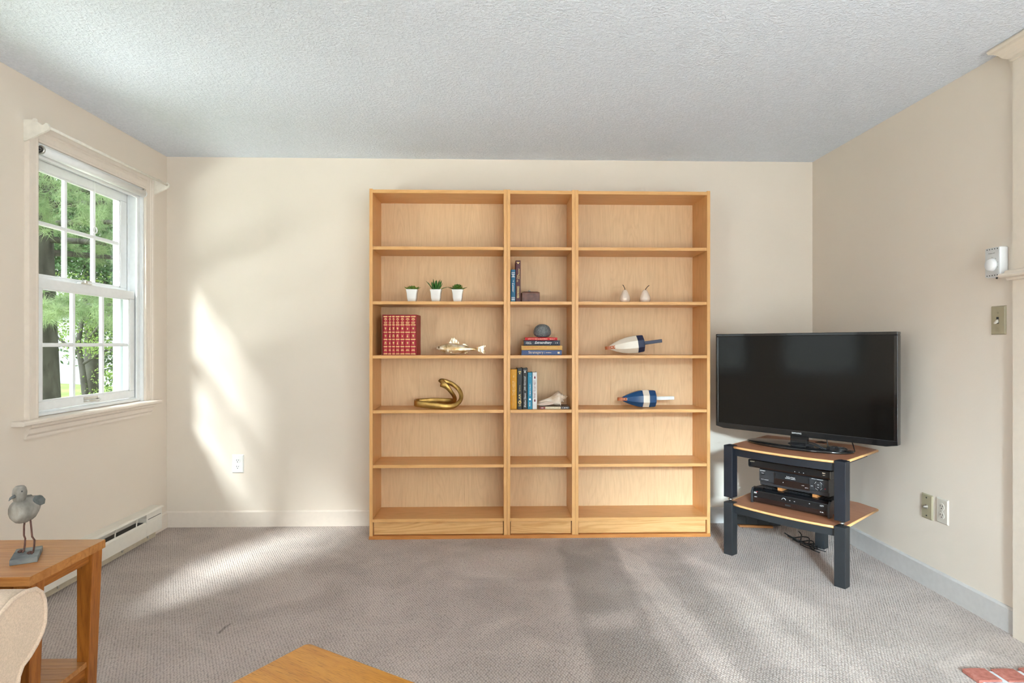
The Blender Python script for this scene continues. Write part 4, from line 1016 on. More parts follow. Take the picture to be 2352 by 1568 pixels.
# ------------------------------------------------------------------ gilded fish, brass ribbon
M_FISH = ramped('gold_silver_leaf', [(0.32, (0.34, 0.18, 0.05)), (0.48, (0.66, 0.50, 0.30)), (0.66, (0.86, 0.80, 0.74))], 38, 5, 0.32, 0.6, stretch=(0.6, 1, 1.6), bmp=0.15)
M_FIN = ramped('ribbed_gold_fin', [(0.4, (0.34, 0.20, 0.07)), (0.6, (0.85, 0.76, 0.62))], 150, 2, 0.35, 0.55, stretch=(1, 1, 0.25), bmp=0.4)
fi = thing('fish_figurine', 'gilded silver and gold fish figurine on the third shelf of the left bookcase', 'figurine', (1.682, -0.180, 1.070))
def fish_sec(x, zc, hh, ww): return [(x, ww * math.cos(a), zc + hh * math.sin(a) * (1 if math.sin(a) > 0 else 1.0)) for a in np.linspace(0, 2 * PI, 21)[:-1]]
secs = [(0.0, 0.041, 0.003, 0.002), (0.012, 0.041, 0.011, 0.007), (0.03, 0.040, 0.020, 0.012), (0.055, 0.039, 0.030, 0.017), (0.085, 0.037, 0.0355, 0.021), (0.115, 0.0365, 0.0350, 0.021), (0.15, 0.037, 0.0295, 0.018), (0.18, 0.0365, 0.0210, 0.013), (0.205, 0.036, 0.0120, 0.008), (0.230, 0.035, 0.0085, 0.005), (0.250, 0.036, 0.0100, 0.004)]
secs = [(x, z - 0.0005, h_, w_) for x, z, h_, w_ in secs]
MB().loft([fish_sec(*s_) for s_ in secs]).build('body', M_FISH, fi)
def fin(name, pts, t=0.0035, parent=fi): return MB().prism(pts, 'y', -t / 2, t / 2).build(name, M_FIN, parent, 0.0008)
fin('tail_fin', [(0.240, 0.043), (0.262, 0.050), (0.285, 0.058), (0.299, 0.058), (0.302, 0.053), (0.292, 0.045), (0.287, 0.036), (0.293, 0.027), (0.300, 0.018), (0.298, 0.008), (0.288, 0.008), (0.262, 0.020), (0.240, 0.028)], 0.005)
fin('dorsal_fin', [(0.078, 0.070), (0.100, 0.104), (0.108, 0.107), (0.122, 0.098), (0.140, 0.078), (0.140, 0.064)])
fin('second_dorsal_fin', [(0.148, 0.063), (0.170, 0.069), (0.182, 0.067), (0.192, 0.058), (0.196, 0.050), (0.180, 0.050)])
fin('anal_fin', [(0.165, 0.014), (0.185, 0.008), (0.196, 0.008), (0.190, 0.018), (0.180, 0.024)])
fin('pelvic_fin', [(0.085, 0.006), (0.110, 0.0008), (0.118, 0.0008), (0.112, 0.006)])
MB().lathe([(0.0065, -0.009), (0.0065, -0.0105), (0.003, -0.0120), (0.0005, -0.0122)], (0.0215, 0, 0.046), 'y', 14).build('eye', plain('amber_eye', (0.20, 0.12, 0.05), 0.2, 0.5), fi)
MB().tube([(0.062, -0.0165, 0.062), (0.067, -0.0195, 0.050), (0.068, -0.0202, 0.038), (0.065, -0.019, 0.024), (0.060, -0.0165, 0.014)], 0.0016, 6).build('gill_cover', M_FISH, fi)
MB().loft([[(0.070, -0.019, 0.034), (0.070, -0.020, 0.024), (0.070, -0.018, 0.024)], [(0.098, -0.023, 0.020), (0.096, -0.024, 0.012), (0.096, -0.021, 0.012)]], True, True, False).build('pectoral_fin', M_FIN, fi)

M_BRASS = ramped('aged_brass', [(0.3, (0.27, 0.150, 0.038)), (0.65, (0.48, 0.30, 0.095))], 20, 4, 0.33, 0.95)
br = thing('brass_ribbon_sculpture', 'curled brass ribbon sculpture on the fourth shelf of the left bookcase', 'sculpture', (1.560, -0.180, 0.751))
# closed ribbon: (x, y, z, half width, half thickness)
path = [(0.000, 0.000, 0.038, 0.0190, 0.0060), (0.010, -0.034, 0.036, 0.0190, 0.0060), (0.045, -0.058, 0.033, 0.0190, 0.0060), (0.095, -0.070, 0.029, 0.0190, 0.0060), (0.150, -0.074, 0.024, 0.0180, 0.0070), (0.205, -0.066, 0.020, 0.0165, 0.0075), (0.245, -0.048, 0.028, 0.0140, 0.0075),
        (0.272, -0.030, 0.052, 0.0120, 0.0075), (0.277, -0.014, 0.082, 0.0125, 0.0075), (0.263, -0.002, 0.114, 0.0130, 0.0075), (0.232, 0.006, 0.142, 0.0130, 0.0075), (0.196, 0.008, 0.158, 0.0150, 0.0075), (0.168, 0.002, 0.160, 0.0210, 0.0070), (0.160, -0.014, 0.157, 0.0240, 0.0060),
        (0.172, -0.030, 0.150, 0.0200, 0.0070), (0.196, -0.032, 0.132, 0.0150, 0.0075), (0.220, -0.022, 0.100, 0.0120, 0.0075), (0.236, 0.000, 0.070, 0.0120, 0.0075), (0.232, 0.022, 0.048, 0.0150, 0.0075), (0.205, 0.044, 0.042, 0.0180, 0.0070), (0.160, 0.056, 0.042, 0.0185, 0.0060), (0.105, 0.058, 0.042, 0.0190, 0.0060), (0.050, 0.048, 0.041, 0.0190, 0.0060), (0.012, 0.030, 0.039, 0.0190, 0.0060)]
def cr_path(P, sub=4):
    out = []; n = len(P)
    for i in range(n):
        p0, p1, p2, p3 = [np.array(P[(i + k) % n], float) for k in (-1, 0, 1, 2)]
        for s_ in range(sub):
            t = s_ / sub
            out.append(0.5 * ((2 * p1) + (-p0 + p2) * t + (2 * p0 - 5 * p1 + 4 * p2 - p3) * t * t + (-p0 + 3 * p1 - 3 * p2 + p3) * t ** 3))
    return out
pp = cr_path(path); n = len(pp); rings = []
prev = Vector((0, 0, 1))
for i in range(n):
    t = Vector(pp[(i + 1) % n][:3]) - Vector(pp[i - 1][:3]); t.normalize()
    # the band stands upright on the shelf part and turns its broad face to the room in the curl
    l_ = math.hypot(t.x, t.z)
    cand = Vector((-t.z, 0, t.x)) / max(l_, 1e-6)
    if cand.dot(prev) < 0: cand = -cand
    k = min(1.0, max(0.0, (l_ - 0.15) / 0.5))
    wdir = cand * k + prev * (1 - k) if i else Vector((0, 0, 1))
    wdir = (wdir - t * wdir.dot(t)).normalized(); prev = wdir
    ndir = t.cross(wdir).normalized()
    hb = pp[i][3]; th = pp[i][4]; c = Vector(pp[i][:3]); ring = []
    for q in np.linspace(0, 2 * PI, 13)[:-1]:
        cu_, su_ = math.cos(q), math.sin(q)
        ring.append(tuple(c + wdir * (hb * math.copysign(abs(cu_) ** 0.4, cu_)) + ndir * (th * math.copysign(abs(su_) ** 0.8, su_))))
    rings.append(ring)
if prev.z < 0: rings.append(rings[0][6:] + rings[0][:6])
else: rings.append(rings[0])
mb = MB().loft(rings, True, False, True)
zmin = min(p[2] for p in mb.v); mb.xf(Matrix.Translation((0, 0, -zmin)))
mb.build('ribbon', M_BRASS, br)

# ------------------------------------------------------------------ television stand (two stacked three-legged tiers)
M_STEEL = plain('blue_black_powder_coat', (0.0125, 0.014, 0.020), 0.42, var=0.18, scale=14)
M_STEEL2 = plain('charcoal_powder_coat', (0.018, 0.020, 0.023), 0.45, var=0.15, scale=14)
M_CHERRY = wood('cherry_laminate', (0.50, 0.215, 0.115), (0.36, 0.135, 0.065), 'X', 0.3, 5, contrast=0.8)
M_EDGE = plain('pale_beech_edge_band', (0.78, 0.42, 0.17), 0.35, var=0.05, scale=30)
SRZ = R(-52.4)
stand = thing('television_stand', 'two-tier corner television stand with charcoal metal posts and cherry shelves', 'stand', (3.49, -0.80, 0), SRZ)
HW = 0.287
def tier(z0, z1, zs, mat):
    """z0..z1 post range, zs = shelf top"""
    p = 0.0255
    for x, y in ((-HW, 0), (HW, 0), (-0.02, 0.485)):
        po = MB().box(x - p, x + p, y - p, y + p, z0, z1 - 0.006).build('post', mat, stand, 0.002)
        MB().loft([[(x - p, y - p, z1 - 0.006), (x + p, y - p, z1 - 0.006), (x + p, y + p, z1 - 0.006), (x - p, y + p, z1 - 0.006)], [(x - 0.001, y - 0.001, z1), (x + 0.001, y - 0.001, z1), (x + 0.001, y + 0.001, z1), (x - 0.001, y + 0.001, z1)]], True, True, False).build('post_cap', mat, po)
    # bowed front rail and side rails
    n = 13
    def bow(x, d): return d - 0.030 * (1 - (x / HW) ** 2)
    xs = np.linspace(-HW + p, HW - p, n)
    rail = [(x, bow(x, 0.006)) for x in xs] + [(x, bow(x, 0.006) + 0.018) for x in xs[::-1]]
    MB().prism([(float(a), float(b)) for a, b in rail], 'z', zs - 0.052, zs - 0.014).build('front_rail', mat, stand)
    for sx in (-1, 1):
        a = Vector((sx * HW, 0.02)); b_ = Vector((-0.02 + sx * 0.03, 0.47)); d = (b_ - a).normalized(); nn = Vector((-d.y, d.x)) * 0.009
        MB().prism([tuple(a + nn), tuple(b_ + nn), tuple(b_ - nn), tuple(a - nn)], 'z', zs - 0.050, zs - 0.014).build('side_rail', mat, stand)
    for sx, xe in ((-1, -0.325), (1, 0.262)):
        MB().prism([(sx * (HW - 0.004), 0.027), (xe, 0.36), (xe - sx * 0.022, 0.36), (sx * (HW - 0.026), 0.027)], 'z', zs - 0.024, zs - 0.0137).build('shelf_bracket', mat, stand)
    # shelf board with notches for the posts
    q = p + 0.0015
    def outline(off, foff):
        fr = [(float(x), float(bow(x, -0.006)) - foff) for x in np.linspace(-HW + q, HW - q, n)]
        return [(-HW - 0.012, q - off * 0)] + [(-HW + q, q)] + fr + [(HW - q, q), (HW + 0.006, q), (0.268 + off, 0.470), (0.15, 0.53), (-0.19, 0.53), (-0.352 - off, 0.515)]
    MB().prism(outline(0, 0), 'z', zs - 0.0135, zs).build('shelf', M_CHERRY, stand)
    # beech edge bands on the front and the right side
    fr = [(float(x), float(bow(x, -0.006))) for x in np.linspace(-HW + q, HW - q, n)]
    rings = []
    for x, y in fr: rings.append([(x, y, zs - 0.0135), (x, y - 0.006, zs - 0.0105), (x, y - 0.007, zs - 0.006), (x, y - 0.005, zs - 0.001), (x, y, zs + 0.0004)])
    MB().loft(rings, True, True, True).build('front_edge', M_EDGE, stand)
    for (x0, y0), (x1, y1), s in (((HW + 0.006, q), (0.268, 0.470), 1), ((-HW - 0.012, q), (-0.352, 0.515), -1)):
        rings = [[(x, y, zs - 0.0135), (x + s * 0.006, y, zs - 0.0105), (x + s * 0.007, y, zs - 0.006), (x + s * 0.005, y, zs - 0.001), (x, y, zs + 0.0004)] for x, y in ((x0, y0), (x1, y1))]
        MB().loft(rings, True, True, True).build('side_edge', M_EDGE, stand)
tier(0.0, 0.288, 0.280, M_STEEL2)
tier(0.310, 0.595, 0.587, M_STEEL)
for x, y in ((-HW, 0), (HW, 0), (-0.02, 0.485)):
    MB().lathe([(0.007, 0.282), (0.007, 0.292), (0.012, 0.294), (0.012, 0.300), (0.007, 0.302), (0.007, 0.313)], (x, y, 0), 'z', 12).build('connector_pin', M_CHROME, stand)

# ------------------------------------------------------------------ audio-video boxes
def M_stand(x, y, z): return tuple(Matrix.Translation((3.49, -0.80, 0)) @ Matrix.Rotation(SRZ, 4, 'Z') @ Vector((x, y, z)))
M_DISP = plain('smoked_display', (0.020, 0.010, 0.008), 0.12)
M_GREYP = plain('dark_grey_plastic', (0.030, 0.030, 0.033), 0.38, var=0.05)
dv = thing('satellite_receiver', 'large black satellite receiver at the bottom of the stand', 'receiver', M_stand(-0.012, 0.090, 0.280), SRZ)
w2 = 0.205
MB().box(-w2 + 0.004, w2 - 0.004, 0.020, 0.185, 0.010, 0.082).build('case', M_GREYP, dv, 0.004)
MB().prism([(0.000, 0.012), (0.000, 0.066), (0.012, 0.080), (0.030, 0.084), (0.030, 0.010), (0.006, 0.004)], 'x', -w2, w2).build('front_panel', M_BLACKG, dv, 0.002)
MB().prism([(-0.0012, 0.012), (-0.0012, 0.034), (0.006, 0.034), (0.006, 0.006)], 'x', -w2 + 0.012, w2 - 0.02).build('lower_door', M_DISP, dv)
for sx in (-1, 1): MB().prism([(-0.004, 0.0), (-0.004, 0.060), (0.010, 0.080), (0.030, 0.080), (0.030, 0.0)], 'x', sx * (w2 - 0.004) - 0.006, sx * (w2 - 0.004) + 0.006).build('end_cheek', M_GREYP, dv, 0.002)
for k in range(22): box('vent_slot', M_DARK, dv, -0.185 + 0.0168 * k, -0.178 + 0.0168 * k, 0.05, 0.12, 0.0815, 0.0825)
mb = MB(); letters(mb, 'HDTV', 0.168, 0.055, 0.018, 0.008, -0.0016); letters(mb, '~7', 0.168, 0.024, 0.016, 0.005, -0.0022); letters(mb, '~8', -0.178, 0.034, 0.022, 0.005, -0.0022); letters(mb, '~4', 0.108, 0.054, 0.010, 0.003, -0.0016)
mb.build('lettering', M_WPRINT, dv, fix=False)
mb = MB()
for x in (-0.188, -0.182, -0.177): mb.box(x, x + 0.003, -0.0016, -0.001, 0.052, 0.060)
mb.build('white_emblem', M_WPRINT, dv)
mb = MB(); disk(mb, -0.172, 0.062, 0.003, 0.003, 10, -0.0016); mb.build('red_emblem', plain('red_print', (0.5, 0.02, 0.03), 0.5), dv, fix=False)
mb = MB().tube([(0.010 * math.cos(t) - 0.025, -0.0010, 0.046 + 0.010 * math.sin(t)) for t in np.linspace(0.1, PI - 0.1, 9)], 0.0012, 6); mb.box(0.004, 0.010, -0.0014, -0.0008, 0.048, 0.050); mb.box(0.028, 0.034, -0.0014, -0.0008, 0.048, 0.050)
mb.build('button_marks', M_WPRINT, dv)
for sx in (-1, 1):
    for sy in (0.04, 0.165): MB().lathe([(0.010, 0.0), (0.012, 0.010)], (sx * 0.17, sy, 0), 'z', 12).build('foot', M_BLACKP, dv)
box('usb_port', M_DARK, dv, -0.018, 0.012, -0.0020, -0.0010, 0.018, 0.026)

M_BLOCK = wood('small_pine_block', (0.52, 0.23, 0.075), (0.38, 0.14, 0.04), 'X', 0.6, 4)
for k, (x, lab) in enumerate([(-0.070, 'small wooden spacer block under the left of the video recorder'), (0.110, 'small wooden spacer block under the right of the video recorder')]):
    tag(put(box('spacer_block', M_BLOCK, None, -0.012, 0.012, 0, 0.060, 0, 0.0155, 0.001), M_stand(x, 0.112, 0.3640), (0, 0, SRZ)), lab, 'block', 'spacer blocks under the video recorder')
vc = thing('video_recorder', 'dark grey video cassette recorder resting on wooden blocks', 'video recorder', M_stand(0.004, 0.098, 0.3797), SRZ)
vc.scale = (1, 1, 1.10)
w2 = 0.180
MB().box(-w2, w2, 0.014, 0.185, 0.000, 0.078).build('case', M_GREYP, vc, 0.003)
MB().prism([(0.0, 0.020), (0.0, 0.074), (0.006, 0.080), (0.020, 0.080), (0.020, 0.002), (0.010, 0.002), (0.008, 0.018)], 'x', -w2, w2).build('front_panel', M_GREYP, vc, 0.0015)
MB().box(-0.098, 0.088, -0.0016, 0.002, 0.046, 0.074).build('cassette_door', plain('cassette_door_plastic', (0.018, 0.018, 0.02), 0.2), vc, 0.001)
MB().box(-0.098, 0.088, -0.0012, 0.002, 0.015, 0.0455).build('display_window', M_DISP, vc, 0.0008)
for x in (-0.094, 0.082): box('door_ridge', M_BLACKG, vc, x, x + 0.003, -0.0024, -0.0014, 0.048, 0.072)
MB().lathe([(0.023, 0.0), (0.023, -0.003), (0.021, -0.004)], (0.133, 0, 0.046), 'y', 28).build('jog_ring', M_BLACKP, vc)
MB().lathe([(0.0165, -0.003), (0.0165, -0.006), (0.014, -0.007), (0.001, -0.007)], (0.133, 0, 0.046), 'y', 24).build('jog_dial', M_GREYP, vc)
mb = MB()
for t0 in (0.5, 2.1, 3.9, 5.2): mb.tube([(0.133 + 0.0195 * math.cos(t), -0.0042, 0.046 + 0.0195 * math.sin(t)) for t in np.linspace(t0, t0 + 0.7, 5)], 0.0006, 5)
mb.box(0.129, 0.137, -0.0076, -0.007, 0.050, 0.0515); mb.box(0.130, 0.136, -0.0076, -0.007, 0.038, 0.040)
mb.build('dial_marks', M_WPRINT, vc)
mb = MB(); letters(mb, 'SONY', -0.160, 0.0715, 0.030, 0.0065, -0.0012); letters(mb, 'Da Pro-4 Head', -0.008, 0.062, 0.044, 0.0065, -0.0024); letters(mb, '~22', -0.008, 0.055, 0.058, 0.003, -0.0024)
letters(mb, '~6', -0.160, 0.060, 0.012, 0.0025, -0.0010); letters(mb, '~14', -0.148, 0.030, 0.042, 0.003, -0.0010); letters(mb, '~20', 0.128, 0.0735, 0.060, 0.0025, -0.0010); letters(mb, '~8', 0.055, 0.034, 0.020, 0.003, -0.0020); letters(mb, '~8', 0.072, 0.026, 0.018, 0.003, -0.0020); letters(mb, '~5', 0.100, 0.040, 0.012, 0.003, -0.0010)
mb.build('lettering', M_WPRINT, vc, fix=False)
box('power_button', M_BLACKP, vc, -0.170, -0.148, -0.002, 0.001, 0.052, 0.057, 0.0005)
MB().lathe([(0.0022, -0.0012), (0.0022, -0.0020)], (-0.048, 0, 0.032), 'y', 10).build('indicator', M_WPRINT, vc)
MB().lathe([(0.0025, 0.0), (0.0025, -0.0016)], (0.164, 0, 0.036), 'y', 10).build('record_button', plain('red_print', (0.5, 0.02, 0.03), 0.5), vc)
for sx in (-1, 1): MB().box(sx * 0.150 - 0.02, sx * 0.150 + 0.02, 0.030, 0.05, -0.003, 0.0).build('foot', M_CHROME, vc)
for k in range(6): box('side_vent', M_DARK, vc, w2 - 0.0005, w2 + 0.0004, 0.06 + 0.014 * k, 0.068 + 0.014 * k, 0.03, 0.06)

bp = thing('disc_player', 'slim gloss black disc player lying on top of the video recorder', 'disc player', M_stand(-0.012, 0.072, 0.4680), SRZ)
bp.scale = (1, 1, 1.08)
w2 = 0.213
MB().box(-w2, w2, 0.010, 0.205, 0.004, 0.040).build('case', M_BLACKP, bp, 0.003)
MB().prism([(0.0, 0.012), (0.0, 0.041), (0.012, 0.042), (0.012, 0.003), (0.006, 0.004)], 'x', -w2, w2).build('front_panel', M_BLACKG, bp, 0.001)
mb = MB(); letters(mb, 'SONY', -0.188, 0.034, 0.026, 0.0055, -0.0008); letters(mb, '~3', 0.186, 0.032, 0.016, 0.006, -0.0008); letters(mb, '~4', 0.186, 0.022, 0.012, 0.003, -0.0008)
mb.build('lettering', M_CREAMP, bp, fix=False)
mb = MB()
for x in (0.04, 0.062, 0.084): mb.box(x, x + 0.003, -0.0008, -0.0002, 0.016, 0.018)
mb.build('button_marks', M_WPRINT, bp)
for sx in (-1, 1):
    for sy in (0.03, 0.18): MB().lathe([(0.010, 0.0), (0.010, 0.005)], (sx * 0.14, sy, 0), 'z', 12).build('foot', M_BLACKP, bp)

# ------------------------------------------------------------------ television
TRZ = R(-51.5)
tv = thing('television', 'black flat-screen television standing on the corner stand', 'television', (3.650, -0.637, 0.587), TRZ)
def screen_mat():
    m, nt, b = newmat('dark_screen')
    v = coords(nt)
    n = N(nt, 'ShaderNodeTexNoise', i_Scale=600.0); L(nt, v, n.inputs['Vector'])
    L(nt, ramp(nt, n.outputs[0], [(0.3, (0.003, 0.003, 0.0028)), (0.7, (0.005, 0.0045, 0.004))]), b.inputs['Base Color'])
    b.inputs['Roughness'].default_value = 0.09; b.inputs['Specular IOR Level'].default_value = 0.38
    return m
TW, Zb, Zt = 0.477, 0.056, 0.608
yf = -0.010
bez = MB()
bez.box(-TW, TW, yf, 0.030, Zt - 0.016, Zt).box(-TW, -TW + 0.016, yf, 0.030, Zb + 0.03, Zt - 0.016).box(TW - 0.018, TW, yf, 0.030, Zb + 0.03, Zt - 0.016)
bez.prism([(-TW, Zb + 0.034), (TW, Zb + 0.034), (TW, Zb + 0.012), (TW - 0.05, Zb + 0.002), (-TW + 0.05, Zb + 0.002), (-TW, Zb + 0.012)], 'y', yf, 0.030)
bezel = bez.build('bezel', M_BLACKG, tv, 0.003)
box('screen', screen_mat(), tv, -TW + 0.014, TW - 0.016, yf + 0.003, 0.012, Zb + 0.032, Zt - 0.014)
MB().prism([(-0.44, Zb + 0.03), (0.44, Zb + 0.03), (0.44, Zt - 0.02), (-0.44, Zt - 0.02)], 'y', 0.030, 0.045).build('back_cover', M_BLACKP, tv, 0.004)
MB().box(-0.28, 0.28, 0.045, 0.075, Zb + 0.02, Zb + 0.30).build('rear_housing', M_BLACKP, tv, 0.01)
mb = MB(); letters(mb, 'SAMSUNG', 0.0, Zb + 0.019, 0.050, 0.0085, yf - 0.0006); mb.build('lettering', M_WPRINT, bezel, fix=False)
MB().box(-0.045, 0.045, 0.010, 0.040, 0.012, Zb + 0.05).build('neck', M_BLACKG, tv, 0.006)
MB().lathe([(0.055, 0.011), (0.055, 0.016), (0.048, 0.019), (0.001, 0.019)], (0, 0.02, 0), 'z', 28).build('neck_collar', M_BLACKP, tv)
ringp = [(0.278 * math.cos(t), 0.004 + 0.128 * math.sin(t)) for t in np.linspace(0, 2 * PI, 49)[:-1]]
def basering(k, z): return [(x * k, (y - 0.004) * k + 0.004, z) for x, y in ringp]
MB().loft([basering(0.975, 0.0005), basering(1.0, 0.003), basering(1.0, 0.010), basering(0.985, 0.013), basering(0.5, 0.0145), basering(0.02, 0.015)]).build('base', M_BLACKG, tv)

# cables behind the television, on the shelf and on the floor
M_CABLE = plain('black_cable_jacket', (0.012, 0.012, 0.013), 0.5)
cb = thing('power_cable_coil', 'coiled black power cable behind the television base', 'cable', M_stand(0.165, 0.20, 0.587), SRZ)
for k in range(5):
    MB().tube([(0.045 * math.cos(t) + 0.004 * k, 0.012 * math.sin(2 * t) + 0.02 * math.sin(t), 0.008 + 0.004 * k + 0.003 * math.sin(3 * t + k)) for t in np.linspace(0, 2 * PI, 19)[:-1]], 0.0032, 7, closed=True).build('coil', M_CABLE, cb)
MB().box(-0.012, 0.012, -0.020, 0.020, 0.004, 0.032).build('cable_tie', M_BLACKP, cb, 0.002)
tag(put(MB().tube([(0, 0, 0.09), (0.004, 0, 0.055), (0.010, 0.0, 0.020), (0.02, -0.01, 0.004), (0.06, -0.03, 0.0035), (0.10, -0.022, 0.0035), (0.125, 0.01, 0.004), (0.12, 0.05, 0.006), (0.09, 0.11, 0.02), (0.07, 0.13, 0.055)], 0.0028, 8).build('video_cable', M_CABLE), M_stand(0.11, 0.24, 0.587), (0, 0, SRZ)),
    'thin black cable looping over the cherry shelf at the right end', 'cable')
hd = thing('cable_connectors', 'black cable plugs hanging beneath the television beside its neck', 'cable', M_stand(0.060, 0.190, 0.587), SRZ)
for k in range(2): MB().tube([(-0.02, 0, 0.030 + 0.01 * k), (0.02, 0.002, 0.026 + 0.008 * k), (0.06, 0.004, 0.010 + 0.006 * k), (0.085, 0.02, 0.006)], 0.0035, 8).build('plug_lead', M_CABLE, hd)
MB().box(-0.030, 0.012, -0.006, 0.006, 0.016, 0.030).build('plug', M_BLACKP, hd, 0.002)
fc = thing('floor_cables', 'tangle of thin black cables on the carpet beside the rear post', 'cable', (3.80, -0.40, 0.0), R(-40))
rnd = random.Random(11)
for k in range(6):
    a0 = rnd.uniform(0, 6.28); pts = []
    for i in range(12):
        t = i / 11
        pts.append((-0.06 + 0.17 * t + 0.03 * math.sin(a0 + 5 * t), 0.04 * math.sin(a0 + 3.5 * t) + rnd.uniform(-0.006, 0.006) - 0.10 * t, 0.005 + 0.045 * abs(math.sin(a0 + 3 * t)) * (1 - t)))
    MB().tube(pts, 0.0030, 6).build('cable', M_CABLE, fc)

# black panelled box in the corner, on a small board
bb = thing('black_panelled_box', 'low black panelled box on a thin wooden board behind the stand', 'box', (3.672, -0.070, 0.0), R(-9))
MB().box(-0.140, 0.140, -0.030, 0.030, 0.012, 0.118).build('case', M_STEEL2, bb, 0.003)
for i in range(4):
    for j in range(2):
        box('panel', M_STEEL2, bb, -0.137 + 0.0695 * i, -0.0705 + 0.0695 * i, -0.0325, -0.029, 0.016 + 0.051 * j, 0.064 + 0.051 * j, 0.001)
MB().box(-0.110, 0.090, -0.048, 0.032, 0.0, 0.012).build('board', M_BLOCK, bb, 0.001)

# ------------------------------------------------------------------ side table and bird carving
TLt, TDk = (0.42, 0.145, 0.025), (0.205, 0.056, 0.008)
M_TX = wood('teak_along_x', TLt, TDk, 'X', 0.32, 6, pores=0.25)
M_TY = wood('teak_along_y', TLt, TDk, 'Y', 0.35, 6, pores=0.25)
M_TZ = wood('teak_along_z', TLt, TDk, 'Z', 0.35, 6, pores=0.25)
M_TTOP = wood('pale_teak_top', (0.50, 0.225, 0.068), (0.29, 0.095, 0.020), 'X', 0.34, 6, pores=0.2)  # a little paler than the legs and aprons
tb = thing('side_table', 'narrow teak side table with a lower shelf under the window', 'table', (0.66, -2.273, 0.0))
X1 = 0.313; Y1 = 0.136
for k in range(4):
    y0 = -Y1 + 0.068 * k
    box('top_plank', M_TTOP, tb, -X1, X1, y0 + 0.0002, y0 + 0.0678, 0.578, 0.600, 0.0004)
for y in (-Y1 + 0.022, Y1 - 0.036): box('long_apron', M_TX, tb, -X1 + 0.045, X1 - 0.045, y, y + 0.014, 0.545, 0.578, 0.001)
for sx in (-1, 1):
    x0 = sx * (X1 - 0.012)
    box('end_apron', M_TY, tb, min(x0, x0 - sx * 0.016), max(x0, x0 - sx * 0.016), -Y1 + 0.05, Y1 - 0.05, 0.553, 0.578, 0.001)
    for sy in (-1, 1):
        # legs taper towards the foot on the outer faces
        xo, xi = sx * (X1 - 0.002), sx * (X1 - 0.044); yo, yi = sy * (Y1 - 0.010), sy * (Y1 - 0.050)
        xob, yob = sx * (X1 - 0.024), sy * (Y1 - 0.014)
        MB().loft([[(xob, yob, 0), (xi, yob, 0), (xi, yi, 0), (xob, yi, 0)], [(xo, yo, 0.578), (xi, yo, 0.578), (xi, yi, 0.578), (xo, yi, 0.578)]], True, True, False).build('leg', M_TZ, tb, 0.0015)
    xs_ = sx * (X1 - 0.022)
    box('end_stretcher', M_TY, tb, min(xs_, xs_ - sx * 0.016), max(xs_, xs_ - sx * 0.016), -Y1 + 0.048, Y1 - 0.048, 0.248, 0.276, 0.001)
for k in range(4):
    y0 = -Y1 + 0.030 + 0.053 * k
    box('shelf_plank', M_TTOP, tb, -X1 + 0.030, X1 - 0.018, y0 + 0.0002, y0 + 0.0528, 0.276, 0.290, 0.001)

M_WGREY = ramped('weathered_grey_wood', [(0.30, (0.10, 0.088, 0.074)), (0.5, (0.215, 0.195, 0.17)), (0.72, (0.36, 0.335, 0.30))], 30, 5, 0.85, bmp=0.5, stretch=(1, 1, 0.6))
M_WSLATE = ramped('slate_grey_wash', [(0.3, (0.06, 0.065, 0.063)), (0.7, (0.15, 0.155, 0.15))], 60, 4, 0.8)
M_RUST = ramped('rusty_wire', [(0.3, (0.060, 0.026, 0.020)), (0.7, (0.14, 0.060, 0.045))], 90, 3, 0.7)
M_BBASE = ramped('blue_grey_washed_block', [(0.3, (0.045, 0.05, 0.065)), (0.55, (0.17, 0.175, 0.17)), (0.75, (0.27, 0.28, 0.255))], 40, 5, 0.85, stretch=(0.4, 1, 1), bmp=0.4)
bd = thing('bird_carving', 'weathered grey wooden shore bird on wire legs on the side table', 'carving', (0.868, -2.278, 0.600), R(30))
# block base (local x = bird's facing axis reversed: beak towards -x)
MB().box(-0.027, 0.027, -0.052, 0.046, 0.0, 0.0130).build('base_block', M_BBASE, bd, 0.001)
BM = Matrix.Translation((0, 0, -0.0006)) @ Matrix.Rotation(R(47), 4, 'Z') @ Matrix.Diagonal((0.9, 0.9, 1.04, 1))
# body lofted along x: chest at -x, tail at +x; carved facets
def bsec(x, zc, h_, w_, n_=12): return [(x, w_ * math.cos(a), zc + h_ * math.sin(a)) for a in [2 * PI * (k + 0.5) / n_ for k in range(n_)]]
BZ = 0.118
body = [bsec(-0.041, BZ + 0.002, 0.010, 0.010), bsec(-0.037, BZ, 0.021, 0.020), bsec(-0.026, BZ - 0.001, 0.0290, 0.0265), bsec(-0.008, BZ - 0.001, 0.0310, 0.0290), bsec(0.010, BZ + 0.000, 0.0285, 0.0265), bsec(0.024, BZ + 0.006, 0.0220, 0.0200), bsec(0.033, BZ + 0.013, 0.0130, 0.0120), bsec(0.041, BZ + 0.018, 0.0055, 0.0070)]
MB().loft(body, True, True, False).xf(BM).build('body', M_WGREY, bd, 0.0015)
hd_ = MB(); HZ = BZ + 0.042
hd_.loft([[(-0.020 + (0.0165 + 0.002 * math.cos(3 * a)) * q * math.cos(a), 0.0145 * q * math.sin(a), HZ + z) for a in [2 * PI * (k + 0.5) / 11 for k in range(11)]] for q, z in ((0.85, -0.022), (1.02, -0.010), (1.08, 0.002), (0.92, 0.012), (0.55, 0.0175))], True, True, False)
hd_.xf(BM).build('head', M_WGREY, bd, 0.0015)
